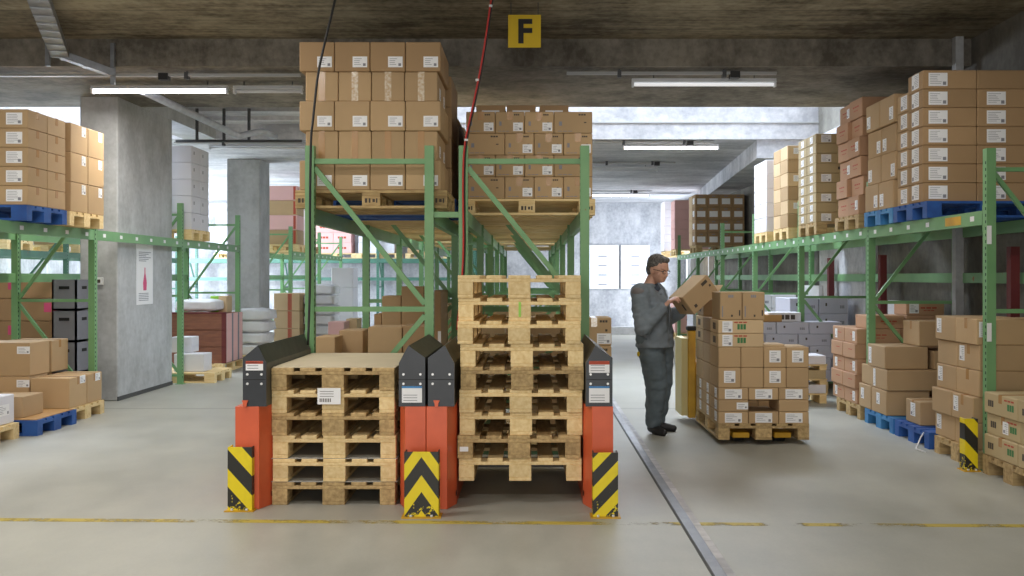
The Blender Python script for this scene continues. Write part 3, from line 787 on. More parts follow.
# floor goods under the centre racks
def one(x0, x1, ytop, ybot, D, depth, mat, label, group=None, labels=(), prints=None, tape=None, rz=0):
    """a box by the photo edges of its front face at distance D (ybot None: to the floor support z)"""
    a, b = (x0-VX)/F*D, (x1-VX)/F*D; zt = H-(ytop-VY)/F*D; zb = ybot if ybot < 5 else H-(ybot-VY)/F*D
    return carton((a+b)/2, D+depth/2, zb, b-a, depth, zt-zb, mat, label, group, labels, tape, prints, rz)
for i, (x, y, pm) in enumerate(((-1.55, 9.15, 'pale_wood'), (-.98, 9.3, 'aged_wood'), (-.1, 9.5, 'pale_wood'), (-1.3, 11.2, 'pale_wood'), (-.05, 11.6, 'pale_wood'))):
    pass
G = 'floor boxes under the left centre rack'
pallet(-1.25, 9.05, 0, 'x', 'pale_wood', 'wooden pallet on the floor under the left centre rack', None, False)
one(315, 335, 337, .146, 8.66, .38, 'kraft_card', 'open brown box at far left under left centre rack', G)
one(339, 363, 330.5, .146, 9.0, .38, 'kraft_card', 'brown box behind the open one under left centre rack', G)
one(368, 402, 327, .146, 8.72, .4, 'kraft_card', 'big plain brown box with white label under left centre rack', G, (('-y', .62, .50, .14, .10),))
one(403, 425, 326, .146, 8.70, .4, 'kraft_dark', 'brown box touching the right post under left centre rack', G)
pallet(-1.0, 10.75, 0, 'x', 'pale_wood', 'second wooden pallet on the floor under the left centre rack', None, False)
one(374, 381.6, 314, .146, 10.4, .4, 'kraft_dark', 'narrow brown box on the second pallet under left centre rack', G)
one(382, 401, 296, .146, 10.3, .4, 'kraft_card', 'tall brown box on the second pallet under left centre rack', G)
one(401.5, 424, 286.5, .146, 10.3, .4, 'kraft_card', 'tallest brown box on the second pallet under left centre rack', G)
one(425, 441, 291, .146, 9.6, .8, 'kraft_dark', 'tall dark brown box right of the left centre rack post', G, (('-y', .9, .62, .03, .14, False),))
one(328, 344, 322, .0, 17.0, .5, 'pink_card', 'pinkish box standing far back under the left centre rack', G)
one(346, 357, 319, .0, 17.5, .5, 'kraft_pale', 'pale box standing far back under the left centre rack', G)
G = 'boxes stacked on the floor right of the right centre rack'
pallet(.07, 9.0, 0, 'x', 'pale_wood', 'wooden pallet on the floor under the right centre rack', None, False)
PL = [('-y', [(.78, .87, .24, .08, 0), (.86, .55, .08, .08, 0), (.2, .45, .1, .18, 3)])]
for k in range(4):
    carton(.555, 8.65+.2, .146+k*.246, .30, .4, .244, 'kraft_card', 'printed brown box, %s, pile between right dispenser and the man' % layer_word(k, 4), G, (('-y', .78, .26, .12, .09),) if k == 3 else (), ('-y', 'clear_tape'), PL)
for k in range(3):
    carton(.10, 8.9, .146+k*.3, .45, .5, .298, 'kraft_dark', 'plain brown box, %s, pile behind the tall pallet stack' % layer_word(k, 3), G)
    carton(-.42, 9.0, .146+k*.31, .4, .5, .308, 'kraft_card', 'brown box, %s, pile left behind the tall pallet stack' % layer_word(k, 3), G)
for q, (x, y) in enumerate(((-.30, 12.0), (-1.2, 13.5), (-.1, 15.5), (-1.3, 19.0))):
    pallet(x, y+.4, 0, 'x', 'pale_wood', 'wooden pallet on the floor, %s back under the centre racks' % ORD[q+2], None, False)
    pile('%s pallet back under centre racks' % ORD[q+2], 'brown box', 'kraft_card' if q % 2 else 'kraft_dark', x-.5, y, .146, .5, .7, .28, 2, 1, 3 if q != 1 else 2, 'boxes on floor pallets under the centre racks')
# ------------------------------------------------------------------ loads on top of the right rack (aisle face x = 3.42)
XA = 3.42; ZT = 1.992; PT = ZT+.146
AF = lambda u=.5, v=.5, a=.15, b=.11: ('-x', u, v, a, b)
def rp(y0, mat, label, y1=None, z=ZT, x=XA, detail=False):
    return pallet(x+.6-.16 if False else x+.6, y0+.4, z, 'x', mat, label, None, detail)
def rpal(y0, mat, label, z=ZT, x=XA+.0):
    # pallet with its 0.8 m side towards the aisle, clipped to the rack depth (1.2 m would pass the wall): turned half-size pallet kept inside
    deck, cross, bw_, bc, sk, sc_, whole = pallet_meshes(mat)
    o = link('wooden_pallet', whole, None, (x+.53, y0+.4, z), 0); o.scale = (.88, 1, 1); return tag(o, label, 'pallet')
rpal(8.62, 'blue_wood', 'dark blue pallet under the nearest load on the right rack')
rpal(9.44, 'light_blue_wood', 'light blue pallet, second on top of the right rack')
rpal(10.42, 'aged_wood', 'wooden pallet under the reddish boxes on the right rack')
rpal(11.95, 'aged_wood', 'wooden pallet under the olive boxes on the right rack')
rpal(13.25, 'pale_wood', 'wooden pallet under the cream sided boxes on the right rack')
rpal(14.45, 'pale_wood', 'wooden pallet under the white boxes on the right rack')
rpal(20.6, 'aged_wood', 'wooden pallet under the many labelled boxes on right rack')
rpal(23.5, 'pale_wood', 'wooden pallet under the pinkish boxes far on right rack')
rpal(25.5-.2, 'pale_wood', 'farthest wooden pallet on the right rack')
G = 'flat boxes of the nearest load on the right rack'
for k in range(7):
    for i in range(2):
        fl = (('-y', .28+.0*i if i == 0 else .35, .5, .165, .115),) if not (i == 1 and k == 6) else ()
        lab = fl + ((AF(.5, .55, .16, .13),) if i == 0 else ())
        carton(XA+.005+i*.475+.2365, 8.72+.17, PT+k*.164, .471, .34, .162, 'kraft_dark', 'flat brown box, %s, front %s, nearest load atop right rack' % (layer_word(k, 7), ('left', 'right')[i]), G, lab, ('-x', 'clear_tape'))
for k in range(6):
    carton(XA+.03+.46, 9.06+.165, PT+k*.164*1.05, .92, .33, .168, 'kraft_card', 'long brown box, %s, rear of nearest load atop right rack' % layer_word(k, 6), G, (AF(.5, .5, .15, .13),), None)
G = 'boxes on the light blue pallet of the right rack'
for k in range(4):
    for j in range(2):
        if k == 3 and j == 1: pass
        o = .015*((k*7+j*3) % 3)
        carton(XA+.02+o+.45, 9.47+j*.40+.2-.03*(k % 2), PT+k*.27, .9, .385, .266, 'kraft_card', 'brown box, %s, %s, on the light blue rack pallet' % (layer_word(k, 4), ('nearer', 'farther')[j]), G, (AF(.2 if (k+j) % 2 else .8, .35, .1, .12),), None)
G = 'reddish boxes high on the right rack'
PR = [('-x', [(.5, .6, .5, .07, 1), (.5, .4, .35, .04, 1)])]
for k in range(6):
    for j in range(2):
        carton(XA+.02+.02*((k*5+j) % 3)+.42, 10.44+j*.40+.195, PT+k*.205, .84, .385, .2, 'kraft_red', 'reddish box, %s, %s, load high on right rack' % (layer_word(k, 6), ('nearer', 'farther')[j]), G, (AF(.2, .5, .09, .1),) if (k+j) % 3 == 0 else (), None, PR, R.uniform(-.03, .03))
G = 'olive boxes high on the right rack'
PO = [('-y', [(.75, .5, .3, .3, 0)])]
for k in range(9):
    for i in range(2):
        for j in range(2):
            if i == 1 and j == 1: continue
            carton(XA+.005+i*.45+.22, 11.97+j*.40+.2, PT+k*.118, .44, .385, .116, 'kraft_olive', 'olive box, %s, %s, load high on right rack' % (layer_word(k, 9), pos_word(i, 2, j, 2)), G,
                   ((('-y', .28, .5, .12, .09),) if k % 2 == 0 and i == 0 and j == 0 else ()) + ((AF(.5, .5, .12, .08),) if i == 0 else ()), None, PO if k % 2 and j == 0 and i == 0 else None)
G = 'cream sided boxes high on the right rack'
for k in range(6):
    for j in range(2):
        carton(XA+.005+.42, 13.28+j*.39+.2, PT+k*.182, .84, .385, .18, 'kraft_pale' if (k+j) % 2 else 'kraft_card', 'pale brown box, %s, %s, between olive and white loads' % (layer_word(k, 6), ('nearer', 'farther')[j]), G, (('-y', .15, .6, .1, .08),) if k % 2 and j == 0 else (), None)
G = 'white boxes high on the right rack'
for k in range(5):
    for i in range(2):
        for j in range(2):
            if i and j: continue
            carton(XA+.0+i*.32+.16, 14.47+j*.40+.2, PT+k*.208, .315, .39, .206, 'white_card', 'white box, %s, %s, load high on right rack' % (layer_word(k, 5), pos_word(i, 2, j, 2)), G, (), None, [('-y', [(.7, .7, .12, .12, 0)])] if j == 0 else None)
G = 'labelled boxes of the wide load far on the right rack'
for k in range(4):
    for i in range(4):
        carton(XA-.02+i*.255+.127, 20.6+.2, PT+k*.262, .25, .4, .258, 'kraft_dark', 'labelled box, %s, %s, wide load far on right rack' % (layer_word(k, 4), pos_word(i, 4, 0, 1)), G, (('-y', .5, .45, .17, .12, False),)+((AF(.5, .5, .2, .12, ),) if i == 0 else ()), None, [('-y', [(.5, .85, .3, .08, 3)])])
for k in range(4):
    carton(XA-.02+.5, 21.2, PT+k*.262, 1.0, .38, .258, 'kraft_pale', 'pale box, %s, behind the wide labelled load' % layer_word(k, 4), None)
for k in range(5):
    carton(XA-.02+.4, 23.8, PT+k*.23, .8, .6, .227, 'pink_card', 'pinkish box, %s, far end of the right rack' % layer_word(k, 5), 'pinkish boxes at the far end of the right rack')
for k in range(6):
    carton(XA-.02+.4, 25.7, 2.14-.0+k*.21, .8, .7, .207, 'white_card', 'lilac white box, %s, farthest load on the right rack' % layer_word(k, 6), 'lilac white boxes at the far end of the right rack')
# ------------------------------------------------------------------ floor goods along the right rack
rpal2 = lambda y0, mat, label, x=XA: rpal(y0, mat, label, 0, x)
rpal2(5.93, 'aged_wood', 'dark wooden pallet nearest the camera at the right edge')
rpal2(6.76, 'aged_wood', 'dark wooden pallet under the printed olive boxes')
rpal2(7.66, 'aged_wood', 'worn wooden pallet under plain boxes behind striped guard')
rpal2(8.58, 'blue_wood', 'blue pallet on the floor carrying a single small box')
rpal2(9.42, 'light_blue_wood', 'faded blue pallet on the floor beneath mixed boxes')
rpal2(10.36, 'aged_wood', 'worn pallet under the reddish boxes on the floor')
G = 'printed olive boxes at the right edge'
PG = [('-x', [(.2, .5, .2, .3, 2), (.25, .8, .3, .08, 1), (.8, .5, .18, .3, 0)]), ('-y', [(.2, .5, .2, .35, 0), (.7, .5, .1, .35, 2), (.8, .86, .3, .08, 1)])]
for k in range(3):
    for j in range(3):
        carton(XA+.005+(.02 if k % 2 else 0)+.235, 6.0+j*.52+.255, .146+k*.158, .46, .51, .156, 'kraft_olive', 'olive printed box, %s, %s, at the right edge' % (layer_word(k, 3), ('nearest', 'middle', 'farther')[j]), G, (AF(.42, .5, .085, .09),) if (k+j) % 2 else (), ('-x', 'tape'), PG)
    carton(XA+.50+.235, 7.04+.255, .146+k*.158, .46, .51, .156, 'kraft_olive', 'olive printed box, %s, against the wall at right edge' % layer_word(k, 3), G, (), None, PG)
G = 'plain boxes behind the nearest right rack post'
for k in range(5):
    ox = (.03, 0, .04, .05, .03)[k]
    for i in range(2):
        for j in range(2):
            if i and j: continue
            lab = ()
            if i == 0 and j == 1 and k in (0, 2, 4): lab = (AF(.8, .6, .09, .12),)
            if i == 0 and j == 0 and k in (1, 3): lab = (AF(.8, .6, .09, .12),)
            if i == 0 and j == 0 and k in (4,): lab = (('-y', .15, .6, .1, .12),)
            if i == 1 and k == 2: lab = (('-y', .3, .6, .12, .12),)
            carton(XA+ox+i*.475+.235, 7.72+j*.40+.2, .146+k*.202, .465, .39, .2, 'kraft_card', 'plain brown box, %s, %s, behind nearest right rack post' % (layer_word(k, 5), pos_word(i, 2, j, 2)), G, lab, ('-x', 'tape') if j == 0 else None, None, R.uniform(-.015, .015))
carton(XA+.66, 8.6+.26, .146, .5, .5, .42, 'kraft_dark', 'large dark brown box behind the small one on blue pallet', None)
carton(XA+.08+.16, 8.97+.17, .146, .32, .34, .21, 'kraft_card', 'single small brown box on the edge of the blue pallet', None, (AF(.5, .6, .11, .12),), ('-x', 'tape'))
G = 'mixed boxes above the faded blue pallet'
L_ = [(.0, 9.40, 0, .42, .42, .24, 'lowest nearest', (AF(.55, .6, .09, .11),)), (.0, 9.84, 0, .45, .36, .24, 'lowest farther', (AF(.7, .6, .09, .11),)),
      (.0, 9.38, .242, .55, .42, .2, 'second layer nearest', (AF(.85, .5, .06, .17),)), (.02, 9.82, .242, .5, .36, .2, 'second layer farther', ()),
      (.0, 9.44, .444, .42, .5, .22, 'third layer aisle side', (AF(.85, .5, .08, .16),)), (.46, 9.40, .444, .35, .4, .18, 'third layer inner side', (('-y', .6, .5, .1, .12),)),
      (.33, 9.44, .666, .36, .42, .24, 'topmost', ())]
for (dx, y, z, w_, d, h, nm, lb) in L_:
    carton(XA+dx+w_/2, y+.2+d/2, .146+z, w_-.004, d-.004, h-.002, 'kraft_card', 'brown box, %s, in the mixed pile on faded blue pallet' % nm, G, lb, ('-x', 'tape') if 'topmost' in nm else None)
carton(XA+.66, 8.62+.2, .568, .3, .35, .2, 'kraft_card', 'labelled box on the large dark box over the blue pallet', None, (('-y', .3, .5, .1, .11),))
G = 'reddish boxes on the floor by the right rack'
for k in range(5):
    for j in range(2):
        for i in range(2):
            if i and j: continue
            carton(XA+.0+i*.47+.235-.02*(k % 2)*(1-i), 10.32+j*.42+.21+.15, .146+k*.158, .462, .41, .156, 'kraft_red', 'reddish box, %s, %s, floor pile beside right rack' % (layer_word(k, 5), pos_word(i, 2, j, 2)), G, (AF(.7 if j else .25, .5, .08, .1),) if i == 0 and (k % 2 == 0) else (), None, [('-y', [(.5, .6, .4, .08, 1), (.5, .4, .3, .05, 1)]), ('-x', [(.4, .6, .3, .06, 1)])])
for i, (x, w_, D, zt) in enumerate(((3.62, .66, 9.96, 1.03), (4.32, .2, 9.96, 1.03))):
    carton(x+w_/2-.1, D+.14, .94-.0, w_-.02, .22, .16, 'kraft_red', 'reddish printed box lying across %s of the red pile' % ('the aisle side', 'the wall side')[i], G, (), None, [('-y', [(.5, .6, .45, .12, 1), (.5, .35, .3, .07, 1)])]) if False else None
for k in range(2):
    for i in range(2):
        if k and not i: continue
        carton(XA+.12+i*.42+.2, 10.50+.2, .146+5*.158+k*.142, .40, .36, .14, 'kraft_red', 'dark red printed box, %s, %s, above the reddish floor pile' % (('lower', 'upper')[k], ('left', 'right')[i]), G, (('-y', .2, .5, .1, .1),) if k and i else (), None, [('-y', [(.6, .55, .45, .12, 1), (.6, .35, .3, .06, 1)])])
G = 'grey printed boxes behind the loaded truck'
PGG = [('-y', [(.25, .6, .07, .2, 0), (.8, .45, .16, .2, 3)])]
for k in range(5):
    for i in range(3):
        off = -.14 if k % 2 else 0
        carton(2.72+.0+off+i*.42+.21, 12.75+.2,   .146+k*.152, .412, .4, .150, 'grey_card', 'grey printed box, %s, %s, behind the loaded truck' % (layer_word(k, 5), pos_word(i, 3, 0, 1)), G, (), None, PGG)
pallet(3.20, 13.15, 0, 'x', 'pale_wood', 'wooden pallet under the grey printed boxes', None, False)
carton(2.62+.0+.35, 12.78+.15, .146+5*.152, .50, .3, .09, 'tan_sheet', 'flat orange brown box lying on the grey boxes', None)
carton(3.26, 12.95, .146+5*.152, .42, .3, .12, 'white_card', 'white flat box beside the orange brown one on grey boxes', None, (), None, [('-y', [(.6, .5, .5, .5, 0)])])
G = 'low cartons on small pallets behind the loaded truck'
for k in range(3):
    carton(3.15+.0, 11.9, .12+k*.17, .62, .42, .10, ('white_card', 'kraft_olive', 'white_card')[k], 'low box, %s, in the slatted pile behind the truck' % layer_word(k, 3), G, (), None, [('-y', [(.4, .5, .4, .5, 0)])])
    MB_ = MB(); 
    for xx in (-.28, 0, .28): MB_.box(xx-.04, xx+.04, -.2, .2, 0, .055 if k else .10)
    MB_.box(-.33, .33, -.2, .2, .05 if k else .1, .068 if k else .118)
    o = MB_.build('small_pallet', 'pale_wood', None, (3.15, 11.9, 0 if k == 0 else .12+k*.17-.07)); tag(o, 'small wooden tray, %s, in the slatted pile behind the truck' % ('bottom', 'middle', 'top')[k], 'pallet')
# goods inside the right rack seen further back
G = 'goods stored low in the rear of the right rack'
for q, (y, mt, ds, n) in enumerate(((13.4, 'grey_card', 'grey box', 5), (16.0, 'white_card', 'white box', 5), (18.6, 'kraft_red', 'reddish box', 4), (21.4, 'white_card', 'pale box', 5), (24.0, 'pink_card', 'pinkish box', 4))):
    pallet(XA+.45, y+.4, 0, 'y', 'pale_wood', 'wooden pallet on the floor, %s past the red pile at right' % ORD[q], None, False)
    pile('%s floor pile past the red ones' % ORD[q], ds, mt, XA+.06, y, .146, .39, .78, .21, 2, 1, n, G, prints=PGG)
for q, (y, hh) in enumerate(((10.9, 1.2), (14.8, 1.35))):
    m = MB(); m.box(-.03, .03, -.5, .5, 0, hh)
    o = m.build('leaning_board', 'board_white', None, (4.36, y+.7, 0)); tag(o, 'white panel leaning upright, %s inside the right rack' % ('nearer', 'farther')[q], 'panel')
for q, (x, y) in enumerate(((4.30, 8.9), (4.30, 12.2), (4.3, 14.3))):
    m = MB(); m.box(-.04, .04, -.04, .04, 0, 1.75); o = m.build('dark_red_post', 'dark_red', None, (x, y, 0)); tag(o, 'dark red post behind the right rack, %s one' % ('nearest', 'middle', 'farthest')[q], 'post')
pile('behind the nearest right rack frame', 'brown box', 'kraft_card', 3.95, 9.0-.52, .146+.7, .44, .4, .0, 1, 1, 0, G)
# ------------------------------------------------------------------ pallet truck with its load
TL = 1.66; TY = 8.81
root = pallet(TL+.40, TY+.6, .045, 'y', 'aged_wood', 'worn wooden pallet carried by the yellow pallet truck')
G = 'boxes on the pallet truck'
zb = .187
for k in range(3):
    for j in range(3):
        for i in range(3):
            if k == 1 and i == 1 and j == 0: continue
            if i and j == 1 and k < 2: continue
            lab = (('-y', .5, .5, .15, .085),) if j == 0 and k != 1 else ((('-y', .8, .5, .1, .06),) if j == 0 and k == 1 and i == 0 else ())
            lab = lab + ((AF(.35, .5, .1, .085),) if i == 0 else ())
            carton(TL+i*.267+.133, TY+j*.4+.2, zb+k*.105, .262, .39, .103, 'kraft_card', 'flat brown box, %s of three flat layers, %s, on the truck' % (('lowest', 'middle', 'upper')[k], pos_word(i, 3, j, 3)), G, lab)
zb += .315
for k in range(2):
    for j in range(3):
        for i in range(4):
            if j == 1 and i in (1, 2, 3): continue
            if j == 2 and i == 3: continue
            lab = (('-y', .5, .55, .1, .105),) if j == 0 and ((k == 0 and i in (0,)) or (k == 1 and i in (2, 3)) or (k == 0 and i == 2)) else ()
            carton(TL+i*.2+.1, TY+j*.4+.2, zb+k*.18, .196, .39, .178, 'kraft_card', 'square brown box, %s of two, %s, on the truck' % (('lower', 'upper')[k], pos_word(i, 4, j, 3)), G, lab)
zb += .36
PT2 = [('-y', [(.5, .83, .3, .1, 1), (.52, .5, .2, .4, 2)]), ('-x', [(.5, .5, .35, .5, 0)])]
for k in range(2):
    for j in (0, 2):
        carton(TL+.2, TY+j*.4+.2, zb+k*.12, .4, .39, .118, 'kraft_pale', 'long printed box, %s of two, at the %s of the truck load' % (('lower', 'upper')[k], ('front', 0, 'rear')[j]), G, (('-y', .2, .5, .09, .1),) if j == 0 else (), None, PT2)
    carton(TL+.1, TY+.6, zb+k*.12, .196, .39, .118, 'kraft_dark', 'brown box, %s of two, middle of the aisle side of truck' % ('lower', 'upper')[k], G)
zb += .24
PT3 = [('-y', [(.5, .85, .25, .1, 3), (.9, .25, .08, .2, 0), (.55, .15, .1, .08, 0), (.12, .3, .06, .4, 3)])]
for i in range(2):
    carton(TL+.012+i*.2+.1, TY+.2, zb, .194, .39, .245, 'kraft_card', 'tall brown box, %s of two standing highest on the truck' % ('left', 'right')[i], G, (), None, PT3)
carton(TL+.11, TY+1.0, zb, .2, .36, .16, 'kraft_dark', 'brown box standing highest at the rear of the truck load', G, (), None, [('-x', [(.5, .5, .3, .5, 0)])])
m = MB(); m.box(-.19, .19, -.13, .13, 0, .003); m.box(-.19, .0, -.13, .13, .003, .02)
o = m.build('cardboard_sheet', 'kraft_pale', None, (TL+.6, TY+.2, zb-.24)); tag(o, 'loose cardboard flap lying on the right half of truck load', 'sheet')
t = empty('pallet_truck', (TL+.40, TY+1.24, 0))
for s in (-1, 1):
    MB().box(s*.185-.075, s*.185+.075, -1.17, .02, .052, .10).build('fork', 'yellow_paint', t, bevel=.004)
    MB().tube([(s*.185-.05, -1.02, .04), (s*.185+.05, -1.02, .04)], .038, 12).build('fork_roller', 'rubber', t)
m = MB(); m.box(-.45, .40, .06, .52, .08, .62); m.build('truck_body', 'yellow_paint', t, bevel=.02)
MB().box(-.30, .25, .08, .46, .62, .70).build('battery_cover', 'dark_steel', t, bevel=.01)
for x, h_ in ((-.428, .94), (.385, .76)):
    MB().box(x-.038, x+.038, .02, .12, .06, h_).build('mast_column', 'yellow_paint', t, bevel=.006)
MB().box(-.53, -.468, .05, .48, .08, .86).build('side_plate', 'plate_cream', t)
MB().box(-.475, -.385, .005, .13, .94, .985).build('mast_cap', 'rubber', t, bevel=.008)
MB().tube([(0, .45, .6), (0, .75, 1.05)], .02, 8).build('tiller', 'dark_steel', t)
MB().tube([(-.12, .75, 1.05), (.12, .75, 1.05)], .018, 8).build('handle', 'rubber', t)
for x in (-.28, .22): MB().tube([(x-.03, .30, .085), (x+.03, .30, .085)], .085, 16).build('wheel', 'rubber', t)
tag(t, 'yellow pallet truck standing behind its load of boxes', 'pallet truck')
# ------------------------------------------------------------------ left rack: upper loads
XI = -4.64; ZT = 2.002; PT = ZT+.146
def lpal(y0, mat, label, z=ZT, x=XI):
    deck, cross, bw_, bc, sk, sc_, whole = pallet_meshes(mat)
    return tag(link('wooden_pallet', whole, None, (x-.6, y0+.4, z)), label, 'pallet')
BF = lambda u=.5, v=.5, a=.15, b=.11: ('+x', u, v, a, b)
lpal(9.22, 'blue_wood', 'blue pallet high on the rack at far left')
lpal(10.08, 'pale_wood', 'wooden pallet high on the left rack beside the blue one')
G = 'flat labelled boxes high on the left rack'
for k in range(5):
    for i in range(2):
        for j in range(2):
            if i == 0 and j: continue
            carton(XI-.01-(1-i)*.50-.245, 9.26+j*.38+.19, PT+k*.178, .485, .374, .176, 'kraft_pale' if False else 'kraft_card', 'flat box, %s, %s, load on blue pallet high at left' % (layer_word(k, 5), pos_word(i, 2, j, 2)), G, (('-y', .74, .5, .15, .11),) if j == 0 else (), ('+x', 'tape'))
G = 'large boxes high on the left rack before the pillar'
for k in range(3):
    for j in range(2):
        carton(XI-.01-.3, 10.12+j*.40+.2, PT+k*.30, .6, .39, .297, 'kraft_card', 'large box, %s, %s, high load touching the pillar' % (layer_word(k, 3), ('nearer', 'farther')[j]), G, (BF(.75, .8, .09, .1),))
lpal(13.95, 'pale_wood', 'wooden pallet under white boxes between the two pillars', x=-4.72)
G = 'white boxes between the pillars high on the left rack'
for k in range(5):
    for j in range(2):
        carton(-4.74-.3, 14.0+j*.38+.19, PT+k*.235, .6, .372, .232, 'white_card', 'white box, %s, %s, high load between the pillars' % (layer_word(k, 5), ('nearer', 'farther')[j]), G, (), None, [('+x', [(.3, .6, .12, .2, 3)])])
lpal(20.4, 'pale_wood', 'wooden pallet behind the second pillar on the far left rack', x=-4.72)
lpal(21.5, 'aged_wood', 'worn pallet behind the second pillar on the far left rack', x=-4.72)
G = 'pinkish and tan boxes behind the second pillar'
for k in range(4):
    carton(-4.75-.32, 20.75, PT+k*.3, .62, .6, .297, ('kraft_card', 'pink_card')[k % 2], 'box, %s, nearer pile high behind the second pillar' % layer_word(k, 4), G, (), None, [('-y', [(.92, .5, .1, .9, 1)])])
    carton(-4.75-.32, 21.9, PT+k*.27, .62, .6, .267, 'white_card', 'white box, %s, farther pile high behind the second pillar' % layer_word(k, 4), G)
# red framed goods between the pillars at the far left rack row
for q, (y, n) in enumerate(((17.4, 4), (19.9, 5))):
    lpal(y, 'pale_wood', 'wooden pallet %s on the rear left rack row' % ('nearer', 'farther')[q], 1.902, -7.85)
    pile('high on the rear left rack, %s' % ('nearer', 'farther')[q], 'green or tan box', lambda i, j, k: 'lime_plastic' if (k+i) % 2 else 'kraft_card', -8.65, y, 2.05, .4, .7, .28, 2, 1, n, 'mixed boxes high on the rear left rack row')
for q, (y, mt) in enumerate(((9.4, 'kraft_card'), (10.4, 'pink_plastic'), (12.3, 'kraft_card'), (13.3, 'white_card'), (15.0, 'kraft_dark'))):
    lpal(y, 'pale_wood', 'wooden pallet, %s nearest atop the rear left rack row' % ORD[q], 1.902, -7.85)
    pile('%s load high on rear left rack' % ORD[q], 'stored box', mt, -8.65, y, 2.05, .4, .7, .26, 2, 1, 3, 'boxes high on the rear left rack row')
# ------------------------------------------------------------------ left rack: floor goods
lpal(10.10, 'pale_wood', 'wooden pallet on the floor touching the big pillar side', 0)
lpal(9.30, 'blue_wood', 'blue pallet on the floor with a tan board on it', 0, -4.58)
lpal(8.40, 'pale_wood', 'wooden pallet at the left edge under a white box', 0, -4.70)
o = MB().box(-.58, .58, -.38, .38, 0, .006).build('tan_board', 'tan_sheet', None, (-5.18, 9.70, .146)); tag(o, 'tan board lying on the blue floor pallet at left', 'sheet')
G = 'brown boxes on the floor pallets at the left edge'
LL = [(-4.66, 10.12, 0, .40, .40, .31, 'lower, aisle side, nearer', 1), (-4.66, 10.53, 0, .40, .36, .31, 'lower, aisle side, farther', 2), (-5.07, 10.12, 0, .50, .4, .33, 'lower, inner side', 3),
      (-5.06, 10.12, .33, .55, .42, .34, 'upper, inner side', 3), (-5.05, 10.56, .33, .50, .38, .335, 'upper, at the back', 0)]
for (xr, y, z, w_, d, h, nm, lk) in LL:
    lb = {0: (), 1: (BF(.75, .88, .12, .08),), 2: (BF(.7, .85, .12, .08),), 3: (('-y', .88, .78, .13, .075),)}[lk]
    carton(xr-w_/2, y+d/2, .146+z, w_-.004, d-.004, h-.003, 'kraft_card', 'brown box, %s, on the floor pallet by the pillar' % nm, G, lb, ('+x', 'tape') if lk < 3 else None)
carton(-4.97, 9.40+.2, .152, .4, .4, .20, 'kraft_card', 'small brown box on the tan board at the left edge', G)
carton(-4.95, 8.83+.19, .146, .4, .38, .26, 'white_card', 'white box at the left edge on the front wooden pallet', None, (BF(.5, .5, .2, .1),))
# behind the left rack: brown boxes with pink stickers, crates
G = 'brown boxes with pink stickers behind the left rack'
for k in range(5):
    for i in range(3):
        carton(-6.95+i*.43+.2, 12.2, .146+k*.27, .42, .5, .265, 'kraft_dark', 'pink stickered box, %s, %s, behind the left rack' % (layer_word(k, 5), pos_word(i, 3, 0, 1)), G, (('-y', .8, .6, .09, .11, False, 'pink_ink'),) if (i+k) % 2 else ())
pallet(-6.35, 12.35, 0, 'x', 'aged_wood', 'wooden pallet under the pink stickered boxes', None, False)
for k in range(4):
    t = empty('plastic_crate', (-5.32, 11.62, .02+k*.36))
    m = MB(); m.box(-.14, .14, -.2, .2, 0, .02); 
    for a in ((-.14, -.12, -.2, .2), (.12, .14, -.2, .2), (-.14, .14, -.2, -.18), (-.14, .14, .18, .2)): m.box(a[0], a[1], a[2], a[3], 0, .35)
    m.build('crate_body', 'grey_plastic', t); MB().box(-.06, .06, -.203, -.199, .24, .275).build('handle_opening', 'dark_gap', t); MB().box(.139, .143, -.06, .06, .24, .275).build('handle_opening', 'dark_gap', t)
    tag(t, 'grey plastic crate, %s of the tower beside the big pillar' % ('lowest', 'second', 'third', 'topmost')[k], 'crate', 'grey crates beside the big pillar')
m = MB(); m.box(-.04, .04, -.04, .04, 0, 1.45); o = m.build('dark_red_post', 'dark_red', None, (-5.56, 11.75, 0)); tag(o, 'dark red post left of the grey plastic crates', 'post')
G = 'pink and tan bins on the rear left rack row'
for q, y in enumerate((9.6, 12.0, 14.8, 17.3)):
    pallet(-8.4, y+.6, 0, 'y', 'pale_wood', 'wooden pallet on the floor, %s in the rear left rack' % ORD[q], None, False)
    pile('%s floor pile in rear left rack' % ORD[q], ('pink bin', 'pale box', 'tan box', 'green bin')[q], ('pink_plastic', 'white_card', 'kraft_card', 'lime_plastic')[q], -8.75, y, .146, .4, 1.0, .32, 2, 1, 4, G)
# floor goods between the pillars
t = empty('wooden_crate', (-5.12, 15.45, .146))
m = MB(); m.box(-.42, .42, 0, .9, 0, .765); m.build('crate_body', 'crate_brown', t)
for z in (.0, .26, .52): 
    m = MB(); m.box(-.42, .42, -.012, -.002, z+.005, z+.245); m.build('front_plank', 'crate_brown', t)
m = MB(); m.box(.36, .43, -.02, 0, 0, .77); m.build('corner_post', 'dark_red', t)
m = MB(); m.box(.42, .425, .02, .88, .01, .765); m.build('side_panel', 'pink_card', t)
for yy in (.3, .62): MB().box(.425, .43, yy, yy+.06, .01, .765).build('side_strip', 'grey_plastic', t)
MB().box(-.43, .43, -.02, .02, .765, .79).build('top_rim', 'dark_red', t)
tag(t, 'reddish brown wooden crate with dark red edges between the pillars', 'crate')
pallet(-5.12, 15.95, 0, 'y', 'pale_wood', 'wooden pallet under the reddish crate', None, False)
pallet(-5.0, 14.35, 0, 'x', 'pale_wood', 'wooden pallet carrying white boxes before the crate', None, False)
carton(-4.80, 14.25, .146, .42, .36, .25, 'white_card', 'white box on the pallet before the reddish crate', None)
carton(-5.0, 14.5, .397, .3, .3, .22, 'white_card', 'smaller white box stacked before the reddish crate', None)
